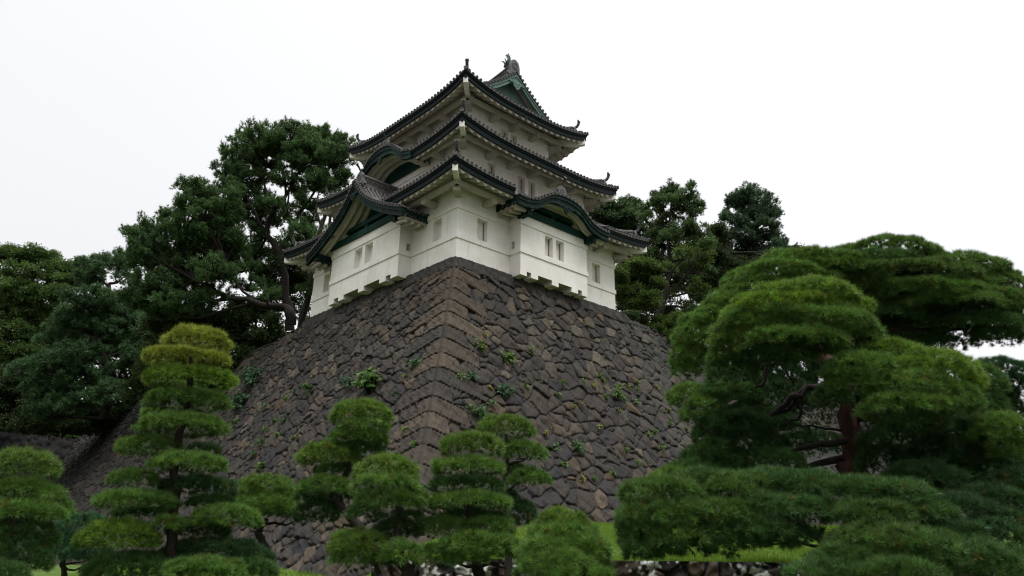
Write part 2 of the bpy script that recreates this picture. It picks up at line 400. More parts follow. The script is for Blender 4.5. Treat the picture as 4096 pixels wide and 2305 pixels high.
def face(name, axis, v1, res_fine, v_mid, res_coarse, seed, parent, long_even, topfun, nb=.16):
    vs = np.concatenate([np.arange(0, v_mid, res_fine), np.arange(v_mid, v1+.01, res_coarse)])
    ts = np.concatenate([[0.0], np.arange(.02, ZB, res_fine)])
    Vv, T = np.meshgrid(vs, ts, indexing='ij'); n, m = Vv.shape
    v = Vv.ravel(); t0 = T.ravel()
    # v: distance from the leaning corner edge. topfun drops the wall head outside the tower
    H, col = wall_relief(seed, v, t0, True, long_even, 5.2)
    b = bfun(t0); along = v-b
    drop = topfun(along)
    z = -np.maximum(t0, drop)
    b2 = bfun(-z); along = v-b2
    if axis == 'x':      # face looking to -Y, runs along +X
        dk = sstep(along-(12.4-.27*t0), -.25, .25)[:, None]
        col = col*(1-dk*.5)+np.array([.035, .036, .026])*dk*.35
    else:                # shade of overhanging trees painted into the stone colour towards the far end
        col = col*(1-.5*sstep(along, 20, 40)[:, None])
    taper = np.minimum(1, v/.12)
    off = -b2-(H*taper+.0)*1.0+.02
    slope = 1/np.sqrt(1+.5**2)
    zz = z+H*taper*.4*slope*0
    if axis == 'x':
        X = along-H*0*0; Y = off; X = np.where(v < .13, -b2-(1-v/.13)*.0+v*0+(v), X)
    else:
        Y = along; X = off
    # keep both faces meeting in one edge: the first column sits at (-b,-b) pushed out equally
    P = np.stack([X, Y, zz], 1)
    edge = v < 1e-6
    jag = .10+.05*np.sin(np.floor((t0-.66)/.7)*12.9)
    P[edge, 0] = -b2[edge]-jag[edge]; P[edge, 1] = -b2[edge]-jag[edge]
    i, j = np.meshgrid(np.arange(n-1), np.arange(m-1), indexing='ij'); a = (i*m+j).ravel()
    F = np.stack([a, a+m, a+m+1, a+1], 1)
    if axis == 'y': F = F[:, ::-1]
    return np_mesh(name, P, F, col, parent, [M['stone']], True)
sw = empty('stone_rampart', (-6.5, -6.5, -13), 'tall sloping dark stone rampart carrying the white castle tower', 'stone wall')
def top_r(a): return np.interp(a, [-99, 11.6, 12.3, 15, 22, 60], [0, 0, .25, .55, .8, 1.0])
def top_l(a): return np.interp(a, [-99, 13.4, 14.0, 16.5, 19, 49, 60], [0, 0, .5, .75, 1.15, 1.2, 1.2])
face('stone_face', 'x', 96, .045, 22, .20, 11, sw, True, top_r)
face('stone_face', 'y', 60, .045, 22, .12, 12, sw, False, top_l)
# ledge of flat stone on the wall head round the tower and the hilltop behind
mb = MB()
mb.box((-.12, -.12, -.6), (12.3, 1.2, -.012)); mb.box((-.12, 1.2, -.6), (1.2, 14.1, -.012))
mb.build('wall_head', sw, [M['tiledark']])
mb = MB()
mb.hexa([(-.02, -.26, -.05), (.0, -.26, -.05), (.0, .0, -.05), (-.02, .0, -.05), (-.02, -.26, .01), (.0, -.26, .01), (0, 0, .01), (-.02, 0, .01)])
def hilltop():
    mbt = MB()
    pts = [(-.4, 14.2, -.7), (-.5, 19, -1.2), (-.5, 51, -1.25), (-.5, 120, -1.0), (90, 120, 2), (90, .2, -.6), (22, -.1, -.85), (15, .1, -.62), (12.3, .1, -.35), (12.3, 14.2, -.3)]
    mbt.add(pts, [[0, 9, 4, 3], [0, 3, 2, 1], [9, 8, 7, 6, 5, 4]])
    o = mbt.build('hilltop', None, [M['soil']]); props(o, 'dark earth of the hilltop under the trees behind the rampart', 'hill', kind='structure')
hilltop()
# far lower wall across the end of the rampart, with a strip of grass on its head
fw = empty('far_wall', (-12, 51, -13), 'dim lower stone wall with a grassy top at the end of the rampart', 'stone wall')
def flat_wall(name, O, e, nrm, length, height, batter, seed, parent, res, sx, sy, lo=-9, rot=.05, light=0.0, dk=1.0):
    us = np.arange(0, length, res); ts = np.arange(0, height, res)
    U, T = np.meshgrid(us, ts, indexing='ij'); n, m = U.shape; u, t = U.ravel(), T.ravel()
    H, col = wall_relief(seed, u, t, False, True, lo, sx, sy, rot, False)
    if light:
        P2 = np.stack([u, t], 1)
        li = sstep(vnoise(P2, seed+3, ((.9, .6), (2.5, .5), (7, .5), (19, .4))), .30, .55)[:, None]*light*np.exp(-t/.9)[:, None]
        col = col*(1-li)+np.array([.42, .43, .40])*li
    o_ = np.asarray(O, float); e = np.asarray(e, float); nr = np.asarray(nrm, float)
    P = o_+u[:, None]*e+(H+batter*t)[:, None]*nr+t[:, None]*np.array([0, 0, -1.0])
    i, j = np.meshgrid(np.arange(n-1), np.arange(m-1), indexing='ij'); a = (i*m+j).ravel()
    return np_mesh(name, P, np.stack([a, a+m, a+m+1, a+1], 1), col*dk, parent, [M['stone']], True)
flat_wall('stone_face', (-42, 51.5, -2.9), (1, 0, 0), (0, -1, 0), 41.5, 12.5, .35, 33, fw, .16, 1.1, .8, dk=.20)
mb = MB(); mb.box((-42, 51.3, -2.95), (-.9, 58, -2.72)); gs = mb.build('grass_top', fw, [M['grass']])
# low retaining wall in front of the grass bank
P0 = np.array([CAM[0]+(RW_D-.09)*HD[0]-3.2*RD[0], CAM[1]+(RW_D-.09)*HD[1]-3.2*RD[1], -13.40])
rw = empty('retaining_wall', (P0[0]+5*RD[0], P0[1]+5*RD[1], -15.0), 'low retaining wall of dark stones with white lichen below the grass bank', 'stone wall')
flat_wall('stone_face', P0, (RD[0], RD[1], 0), (-HD[0], -HD[1], 0), 24, 1.75, .06, 41, rw, .03, .95, .62, light=1.0, rot=0.0, dk=1.25)
mb = MB()
a, b_ = P0+np.array([0, 0, -.03]), P0+24*np.array([RD[0], RD[1], 0])+np.array([0, 0, -.03]); h3 = np.array([HD[0], HD[1], 0])
mb.add([a-h3*.02, b_-h3*.02, b_+h3*.5, a+h3*.5], [[0, 1, 2, 3]]); mb.build('wall_top', rw, [M['soil']])
# ------------------------------------------------------------------ castle tower
CX, CY = 5.75, 6.757
tower = empty('castle_tower', (CX, CY, 0), 'white three storey castle tower with curved dark tiled roofs on the stone rampart', 'castle tower')
PL, SF, FA, BO, TI, TD, TR, BK = [M[k] for k in ('plaster', 'soffit', 'fascia', 'board', 'tile', 'tiledark', 'tilerim', 'black')]
TILES = [TI, TD, TR]
def V3(o, e, n, s, v, z): return np.array([o[0]+e[0]*s+n[0]*v, o[1]+e[1]*s+n[1]*v, z])
def wall_panel(O, e, n, length, z0, z1, holes, parent, windows=True):
    """plaster sheet with real openings; O start point, e along, n INTO the building; holes (s0,s1,za,zb,kind)"""
    xs = sorted({0, length} | {h[0] for h in holes} | {h[1] for h in holes}); zs = sorted({z0, z1} | {h[2] for h in holes} | {h[3] for h in holes})
    mb = MB()
    for i in range(len(xs)-1):
        for j in range(len(zs)-1):
            cxm, czm = (xs[i]+xs[i+1])/2, (zs[j]+zs[j+1])/2
            if any(h[0] < cxm < h[1] and h[2] < czm < h[3] for h in holes): continue
            mb.add([V3(O, e, n, xs[i], 0, zs[j]), V3(O, e, n, xs[i+1], 0, zs[j]), V3(O, e, n, xs[i+1], 0, zs[j+1]), V3(O, e, n, xs[i], 0, zs[j+1])], [[0, 1, 2, 3]])
    wl = mb.build('wall', parent, [PL])
    for (a, b, c, d, kind) in holes:
        dp = .30
        mb = MB()
        q = lambda s, v, z: V3(O, e, n, s, v, z)
        mb.add([q(a, 0, c), q(a, dp, c), q(a, dp, d), q(a, 0, d)], [[0, 1, 2, 3]])
        mb.add([q(b, 0, c), q(b, 0, d), q(b, dp, d), q(b, dp, c)], [[0, 1, 2, 3]])
        mb.add([q(a, 0, d), q(a, dp, d), q(b, dp, d), q(b, 0, d)], [[0, 1, 2, 3]])
        mb.add([q(a, 0, c), q(b, 0, c), q(b, dp, c), q(a, dp, c)], [[0, 1, 2, 3]])
        wn = mb.build('window' if kind == 'w' else 'loophole', parent, [PL])
        mb = MB(); mb.add([q(a, dp-.002, c), q(b, dp-.002, c), q(b, dp-.002, d), q(a, dp-.002, d)], [[0, 1, 2, 3]])
        mb.build('shutter' if kind == 'w' else 'hatch', wn, [PL if kind == 'w' else SF])
        if kind == 'w':      # thin iron seam on the far jamb and its stub over the sill
            far = b if kind2(O, e) else a
            sgn = -1 if far == b else 1
            mb = MB()
            def bx(s0, s1, v0, v1, za, zb):
                mb.hexa([q(s0, v0, za), q(s1, v0, za), q(s1, v1, za), q(s0, v1, za), q(s0, v0, zb), q(s1, v0, zb), q(s1, v1, zb), q(s0, v1, zb)])
            s0, s1 = sorted((far+sgn*.012, far+sgn*.026)); bx(s0, s1, dp-.04, dp-.006, c+.0, d-.0)
            s0, s1 = sorted((far+sgn*.015, far+sgn*.12)); bx(s0, s1, dp-.20, dp-.16, c+.004, c+.05)
            s0, s1 = sorted((far+sgn*.018, far+sgn*.032)); bx(s0, s1, dp-.2, dp-.042, c+.006, c+.03)
            mb.build('seam_rod', wn, [BK])
    return wl
def kind2(O, e): return e[0] > .5          # on the right-hand face the far jamb is at the larger s
def band(x0, y0, x1, y1, za, zb, parent, out=.05, sides='SWNE'):
    mb = MB()
    o = out
    if 'S' in sides: mb.box((x0-o, y0-o, za), (x1+o, y0+.0, zb))
    if 'N' in sides: mb.box((x0-o, y1, za), (x1+o, y1+o, zb))
    if 'W' in sides: mb.box((x0-o, y0, za), (x0, y1, zb))
    if 'E' in sides: mb.box((x1, y0, za), (x1+o, y1, zb))
    return mb.build('plaster_band', parent, [PL])
E_, N_ = (1, 0), (0, 1)
W1 = (0, 0, 11.5, 13.514); W2 = (1.15, 1.15, 10.35, 12.36); W3 = (2.6, 2.65, 8.9, 10.86)
# storey one
wall_panel((0, 0), E_, N_, 11.5, -.1, 4.3, [(1.25, 1.90, 1.34, 2.46, 'w'), (9.60, 10.25, 1.34, 2.46, 'w')], tower)
wall_panel((0, 0), N_, E_, 13.514, -.1, 4.3, [(1.20, 1.88, 1.34, 2.46, 'w'), (11.60, 12.28, 1.34, 2.46, 'w')], tower)
wall_panel((11.5, 0), N_, (-1, 0), 13.514, -.1, 4.3, [], tower)
wall_panel((0, 13.514), E_, (0, -1), 11.5, -.1, 4.3, [], tower)
band(*W1, 2.58, 2.85, tower); band(*W1, 1.05, 1.28, tower)
# storey two and three
wall_panel((W2[0], W2[1]), E_, N_, W2[2]-W2[0], 4.4, 7.85, [(s-W2[0], e-W2[0], 5.5, 6.6, 'w') for s, e in ((2.80, 3.34), (4.97, 5.52), (5.78, 6.33), (8.1, 8.65))], tower)
wall_panel((W2[0], W2[1]), N_, E_, W2[3]-W2[1], 4.4, 7.85, [(s-W2[1], e-W2[1], 5.5, 6.6, 'w') for s, e in ((2.45, 3.0), (3.4, 3.95), (9.5, 10.05), (10.4, 10.95))], tower)
wall_panel((W2[2], W2[1]), N_, (-1, 0), W2[3]-W2[1], 4.4, 7.85, [], tower)
wall_panel((W2[0], W2[3]), E_, (0, -1), W2[2]-W2[0], 4.4, 7.85, [], tower)
band(*W2, 6.68, 6.93, tower)
wall_panel((W3[0], W3[1]), E_, N_, W3[2]-W3[0], 8.2, 11.5, [(s-W3[0], e-W3[0], 9.2, 10.2, 'w') for s, e in ((5.01, 5.56), (5.80, 6.30))], tower)
wall_panel((W3[0], W3[1]), N_, E_, W3[3]-W3[1], 8.2, 11.5, [], tower)
wall_panel((W3[2], W3[1]), N_, (-1, 0), W3[3]-W3[1], 8.2, 11.5, [], tower)
wall_panel((W3[0], W3[3]), E_, (0, -1), W3[2]-W3[0], 8.2, 11.5, [], tower)
band(*W3, 10.33, 10.58, tower)
# corbelled bays with stone-dropping slots
def bay(O, e, n, s0, s1, proj, wins, legs, ztop):
    """O,e,n: wall frame (n into the building); front at v=-proj"""
    q = lambda s, v, z: V3(O, e, n, s, v, z)
    f0 = (O[0]+e[0]*s0-n[0]*proj, O[1]+e[1]*s0-n[1]*proj)
    front = wall_panel(f0, e, n, s1-s0, .12, ztop, [(a-s0, b-s0, 1.36, 2.46, 'w') for a, b in wins], tower)
    f1 = (O[0]+e[0]*s1-n[0]*proj, O[1]+e[1]*s1-n[1]*proj)
    wall_panel(f0, n, e, proj, .12, ztop, [(.44, .68, 1.36, 1.76, 'p')], tower)
    wall_panel(f1, n, (-e[0], -e[1]), proj, .12, ztop, [(.44, .68, 1.36, 1.76, 'p')], tower)
    mb = MB()
    mb.add([q(s0, -proj, .12), q(s1, -proj, .12), q(s1, .2, .12), q(s0, .2, .12)], [[0, 1, 2, 3]])
    mb.build('bay_floor', front, [SF])
    for a, b in legs:
        mb = MB()
        mb.hexa([q(a, -proj, -.12), q(b, -proj, -.12), q(b, .3, -.12), q(a, .3, -.12), q(a, -proj, .12), q(b, -proj, .12), q(b, .3, .12), q(a, .3, .12)], 0, ('t',))
        mb.build('corbel', front, [PL])
    for za, zb in ((2.58, 2.85), (1.05, 1.28)):
        mb = MB(); o = .05
        for (a, b, v0, v1) in ((s0-o, s1+o, -proj-o, -proj), (s0-o, s0, -proj, 0), (s1, s1+o, -proj, 0)):
            mb.hexa([q(a, v0, za), q(b, v0, za), q(b, v1, za), q(a, v1, za), q(a, v0, zb), q(b, v0, zb), q(b, v1, zb), q(a, v1, zb)])
        mb.build('plaster_band', front, [PL])
    return front
bay((0, 0), E_, N_, 3.39, 8.26, .80, [(5.10, 5.66), (5.92, 6.48)], [(3.39, 3.83), (4.12, 4.60), (5.60, 6.07), (7.04, 7.53), (7.82, 8.26)], 3.12)
bay((0, 0), N_, E_, 3.62, 10.15, .75, [(6.06, 6.78), (7.06, 7.80)], [(3.62, 4.21), (4.63, 5.20), (6.63, 7.16), (8.60, 9.14), (9.58, 10.15)], 3.12)

# ---- roofs
def roll(mb, pts, nrm, r=.072, n=6, mi=0):
    """half-round tile roll along pts, nrm = up normals"""
    P = []
    for k, p in enumerate(pts):
        t = pts[min(k+1, len(pts)-1)]-pts[max(k-1, 0)]; t = t/(np.linalg.norm(t)+1e-9)
        a = np.cross(t, nrm[k]); a /= np.linalg.norm(a)+1e-9
        P.append([p+r*(math.cos(q)*a+math.sin(q)*nrm[k]) for q in np.linspace(-.35, math.pi+.35, n+1)])
    mb.grid(P, mi)
def cap(mb, c, d, r=.09, L=.07, n=12):
    """round eave tile: rim, recessed dark face"""
    c = np.asarray(c, float); d = np.asarray(d, float); d = d/np.linalg.norm(d)
    up = np.array([0, 0, 1.0]); a = np.cross(d, up)
    if np.linalg.norm(a) < 1e-3: a = np.array([1.0, 0, 0])
    a /= np.linalg.norm(a); b = np.cross(a, d)
    an = np.linspace(0, 2*math.pi, n, endpoint=False)
    R = lambda rr, o: [c+d*o+rr*(math.cos(q)*a+math.sin(q)*b) for q in an]
    mb.grid([R(r, -L), R(r, 0)], 1, True); mb.grid([R(r, 0), R(r*.70, .0), R(r*.66, -.02)], 2, True)
    mb.grid([R(r*.66, -.02), R(r*.30, -.008)], 1, True); mb.add(R(r*.30, -.008), [list(range(n))], 2)
SPC = .27
class Tier: pass
def tier(x0, y0, x1, y1, wall, zf, hf, L, run, rfun, cuts, gable=None, slope=.45, raise_=0.0):
    """hipped roof ring. zf: fascia top at mid eave; L: lift at the tips; rfun(v): rise; cuts[side]: eave gaps (s0,s1,vcut)"""
    T = Tier(); T.__dict__.update(locals())
    sides = {'S': ((x0, y0), (1, 0), (0, 1), x1-x0), 'W': ((x0, y0), (0, 1), (1, 0), y1-y0), 'E': ((x1, y0), (0, 1), (-1, 0), y1-y0), 'N': ((x0, y1), (1, 0), (0, -1), x1-x0)}
    T.sides = sides
    rf = None
    def lift(d): return L*np.clip(1-d/4.6, 0, 1)**2.6
    def zs(s, Ln, v, extra=0): return zf+lift(min(max(s, 0), max(Ln-s, 0)))*max(0, 1-v/2.6)**1.4+rfun(v)+extra
    T.lift, T.zs = lift, zs
    for sd, (A, e, n, Ln) in sides.items():
        q = lambda s, v, z: V3(A, e, n, s, v, z)
        cut = cuts.get(sd, [])
        vmax = run[sd]
        vmin_at = lambda s: max([c[2] for c in cut if c[0] < s < c[1]] + [0])
        # pan-tile sheet
        mb = MB(); cols = np.concatenate([np.linspace(0, 3, 16), np.linspace(3, Ln-3, max(6, int((Ln-6)/.5)))[1:-1], np.linspace(Ln-3, Ln, 16)])
        cols = sorted(set(np.round(cols, 4)) | {round(c[0], 4) for c in cut} | {round(c[1], 4) for c in cut})
        for k in range(len(cols)-1):
            a, b = cols[k], cols[k+1]; mid = (a+b)/2
            va = min(vmax, a, Ln-a) if a < Ln/2 or True else 0
            ra = max(0, min(vmax, a, Ln-a)); rb = max(0, min(vmax, b, Ln-b)); v0 = vmin_at(mid)
            if max(ra, rb) <= v0: continue
            Pa = []; Pb = []
            for f in np.linspace(0, 1, 9):
                vva = v0+(max(ra, v0)-v0)*f; vvb = v0+(max(rb, v0)-v0)*f
                Pa.append(q(a, vva, zs(a, Ln, vva, .035))); Pb.append(q(b, vvb, zs(b, Ln, vvb, .035)))
            mb.grid([Pa, Pb], 1)
            if v0 == 0:     # lip of the pan tiles over the fascia
                mb.grid([[q(a, -.05, zs(a, Ln, 0, -.01)), q(a, -.05, zs(a, Ln, 0, .06)), q(a, .08, zs(a, Ln, .08, .05))],
                         [q(b, -.05, zs(b, Ln, 0, -.01)), q(b, -.05, zs(b, Ln, 0, .06)), q(b, .08, zs(b, Ln, .08, .05))]], 1)
                mb.grid([[q(a, -.05, zs(a, Ln, 0, -.01)), q(a, .1, zs(a, Ln, 0, -.01))], [q(b, -.05, zs(b, Ln, 0, -.01)), q(b, .1, zs(b, Ln, 0, -.01))]], 1)
        # rolls and round eave tiles
        kmax = int(Ln/2/SPC)
        for k in range(-kmax, kmax+1):
            s = Ln/2+k*SPC
            r1 = min(vmax, s, Ln-s); v0 = vmin_at(s)
            if gable and sd in ('W', 'E'): pass
            if r1 <= v0+.1 or s < .12 or s > Ln-.12: continue
            vv = np.linspace(v0-.06 if v0 == 0 else v0, r1, 7 if r1 > 1 else 3)
            pts = [q(s, v, zs(s, Ln, max(v, 0), .10)) for v in vv]
            nr = []
            for v in vv:
                dz = (zs(s, Ln, max(v, 0)+.05)-zs(s, Ln, max(v, 0)))/.05
                nn = np.array([-n[0]*dz, -n[1]*dz, 1.0]); nr.append(nn/np.linalg.norm(nn))
            roll(mb, pts, nr)
            if v0 == 0:
                dz = (zs(s, Ln, .1)-zs(s, Ln, 0))/.1
                cap(mb, q(s, -.075, zs(s, Ln, 0, .10)), (-n[0], -n[1], -dz*.5))
                # drooping lip tile between the rolls
                s2 = s+SPC/2
                if s2 < Ln-.1 and vmin_at(s2) == 0:
                    top = zs(s2, Ln, 0, .045); w_ = SPC/2-.06
                    mb.add([q(s2-w_, -.062, top+.02), q(s2-w_*.6, -.062, top-.045), q(s2, -.062, top-.065), q(s2+w_*.6, -.062, top-.045), q(s2+w_, -.062, top+.02)], [[0, 1, 2, 3, 4]], 0)
        part = mb.build('roof_slope', tower, TILES)
        setattr(T, sd, part)
        # stretches of eave between the cuts
        segs = []; s = 0
        for c in sorted(cut): segs.append((s, c[0])); s = c[1]
        segs.append((s, Ln)); segs = [g for g in segs if g[1]-g[0] > .2]
        for a, b in segs:
            mf = MB(); ms = MB()
            ss = np.unique(np.concatenate([np.arange(a, b, .25), [b]]))
            P1 = []; P2 = []
            for s in ss:
                zt = zs(s, Ln, 0)
                c0 = min(max(s, 0), max(Ln-s, 0))
                vi = lambda v: v
                sa = lambda v: min(max(s, v), Ln-v)       # mitre at the hips
                P1.append([q(sa(-.0), .0, zt-.115), q(sa(0), .0, zt-.012), q(sa(.14), .14, zt-.012), q(sa(.14), .14, zt-.115)])
                P2.append([q(sa(.045), .045, zt-hf), q(sa(.045), .045, zt-.115), q(sa(.13), .13, zt-.115), q(sa(.13), .13, zt-hf)])
            mf.grid(P1, 0, True); mf.grid(P2, 0, True)
            for P in (P1, P2):
                mf.add(P[0], [[0, 1, 2, 3]]); mf.add(P[-1], [[3, 2, 1, 0]])
            # wavy plaster rafters under the eave
            ov = (wall[1]-y0) if sd in 'SN' else (wall[0]-x0)
            ss = np.arange(a+(.02 if a > 0 else .12), b-(.02 if b < Ln else .12), .047)
            rows = []
            for s in ss:
                zt = zs(s, Ln, 0)-hf
                ph = (s-Ln/2)/.47*2*math.pi
                wv = -.085-.085*math.cos(ph)+.012*math.cos(2*ph)
                cl = lambda v: min(max(s, v), Ln-v)
                damp = lambda v: max(0, 1-max(0, v-.75)/.25)
                r = [q(cl(.132), .132, zt+.01), q(cl(.13), .13, zt+wv)]
                for v in (.4, .78, .80, ov):
                    wz = wv if v <= .78 else -.02
                    zz = zs(s, Ln, 0)-hf-lift(min(s, Ln-s))*(v/ov)*.55+slope*(v-.13)
                    r.append(q(cl(v), v, zz+wz))
                rows.append(r)
            ms.grid(rows)
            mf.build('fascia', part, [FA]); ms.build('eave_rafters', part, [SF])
        # eave purlin on bracket arms
        zb = zf-hf-.06+raise_
        sw0 = (wall[0]-x0) if sd in 'SN' else (wall[1]-y0); ov = (wall[1]-y0) if sd in 'SN' else (wall[0]-x0)
        vb = ov-.72
        for a, b in segs:
            a2, b2 = max(a, vb), min(b, Ln-vb); mb = MB()
            mb.hexa([q(a2, vb, zb-.13), q(b2, vb, zb-.13), q(b2, vb+.2, zb-.13), q(a2, vb+.2, zb-.13), q(a2, vb, zb+.11), q(b2, vb, zb+.11), q(b2, vb+.2, zb+.11), q(a2, vb+.2, zb+.11)])
            mb.build('eave_purlin', part, [SF])
        wl = Ln-2*sw0; na = max(3, int(round(wl/1.62)))
        for k in range(na+1):
            s = sw0+.02+(wl-.04)*k/na
            if k in (0, na): continue
            if any(c[0]-.1 < s < c[1]+.1 for c in cut): continue
            mb = MB(); hw = .15
            mb.hexa([q(s-hw, vb-.1, zb-.36), q(s+hw, vb-.1, zb-.36), q(s+hw, ov+.02, zb-.36), q(s-hw, ov+.02, zb-.36), q(s-hw, vb-.1, zb-.132), q(s+hw, vb-.1, zb-.132), q(s+hw, ov+.02, zb-.132), q(s-hw, ov+.02, zb-.132)])
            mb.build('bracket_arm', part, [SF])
    # hips: corner beam, ridge of stacked tiles, end tile, horn
    for (sd, hx, hy, dx, dy, wx, wy) in (('S', x0, y0, 1, 1, wall[0], wall[1]), ('S', x1, y0, -1, 1, wall[2], wall[1]), ('W', x0, y1, 1, -1, wall[0], wall[3]), ('N', x1, y1, -1, -1, wall[2], wall[3])):
        part = getattr(T, sd); Ln = 99
        P = lambda v, z, w=0: np.array([hx+dx*v-dy*w*.7071*1, hy+dy*v+dx*w*.7071, z])
        side = np.array([-dy, dx, 0])*.7071; outw = np.array([-dx, -dy, 0])*.7071
        def zh(v): return zf+lift(v)*max(0, 1-v/2.6)**1.4+rfun(v)
        mb = MB(); ztip = zf+L-hf
        ov = abs(wx-hx); hw = .125
        pr = []
        for v, zz in ((.10, ztip-.0), (.5, ztip-lift(0)+lift(.5)+.03), (ov, zf-hf+.10+slope*(ov-.13)*.6)):
            c = np.array([hx+dx*v, hy+dy*v, zz]); pr.append([c-side*hw+[0, 0, -.30], c+side*hw+[0, 0, -.30], c+side*hw+[0, 0, -.0], c+[0, 0, .07], c-side*hw+[0, 0, -.0]])
        mb.grid(pr, 0, True); mb.add(pr[0], [[0, 1, 2, 3, 4]]); mb.add(pr[-1], [[4, 3, 2, 1, 0]])
        mb.build('corner_beam', part, [PL])
        mb = MB()      # diagonal arm under it
        c0 = np.array([wx, wy, zf-hf-.42+raise_]); c1 = c0+outw*.78
        mb.hexa([c0-side*.17, c0+side*.17, c1+side*.17, c1-side*.17]+[p+np.array([0, 0, .26]) for p in (c0-side*.17, c0+side*.17, c1+side*.17, c1-side*.17)])
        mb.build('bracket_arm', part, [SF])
        mb = MB(); vend = min(run['S'], run['W']) if not gable else gable['vhip']
        vs = np.linspace(.62, vend, 12); prof = [(-.15, -.04), (-.15, .10), (-.12, .10), (-.12, .26), (-.15, .26), (-.15, .31), (-.08, .34), (-.05, .41), (.05, .41), (.08, .34), (.15, .31), (.15, .26), (.12, .26), (.12, .10), (.15, .10), (.15, -.04)]
        up = np.array([0, 0, 1.0])
        mb.strip([(np.array([hx+dx*v, hy+dy*v, zh(v)+.05+.16*max(0, 1-(v-.62)/.9)**2]), side, up) for v in vs], prof, 0)
        rdg = mb.build('hip_ridge', part, TILES)
        mb = MB()      # end tile with boss
        c = np.array([hx+dx*.58, hy+dy*.58, zh(.58)+.10])
        shp = [(-.27, -.10), (-.30, .02), (-.22, .10), (-.20, .30), (-.13, .44), (0, .50), (.13, .44), (.20, .30), (.22, .10), (.30, .02), (.27, -.10)]
        mb.strip([(c+outw*.02, side, up), (c+outw*.12, side, up)], shp, 0)
        cap(mb, c+up*.20+outw*.19, outw, .12, .08)
        mb.build('ridge_end_tile', rdg, TILES)
        mb = MB()      # horn: tube rising out over the tip
        h0 = c+up*.40-outw*.05
        pts = [h0, h0+outw*.16+up*.04, h0+outw*.28+up*.13, h0+outw*.36+up*.29, h0+outw*.39+up*.46]
        mb.tube(pts, [.10, .09, .085, .085, .10], 10, 1)
        dd = pts[-1]-pts[-2]; cap(mb, pts[-1]+dd/np.linalg.norm(dd)*.03, outw*.8+up*.35, .115, .06, 14)
        mb.build('ridge_horn', rdg, TILES)
        mb = MB()      # tip tiles
        t0 = np.array([hx+dx*.5, hy+dy*.5, zh(.5)+.08]); t1 = np.array([hx-dx*.03, hy-dy*.03, zh(0)+.12])
        mb.tube([t0, (t0+t1)/2, t1], .085, 10, 1); cap(mb, t1+outw*.04, outw+up*.15, .11, .08, 14)
        for sg in (-1, 1):
            cc = np.array([hx+dx*.30, hy+dy*.30, zh(.3)+.16])+side*sg*.18; cap(mb, cc+outw*.1, outw+side*sg*.7, .085, .16)
        mb.build('hip_tip_tile', rdg, TILES)
    return T
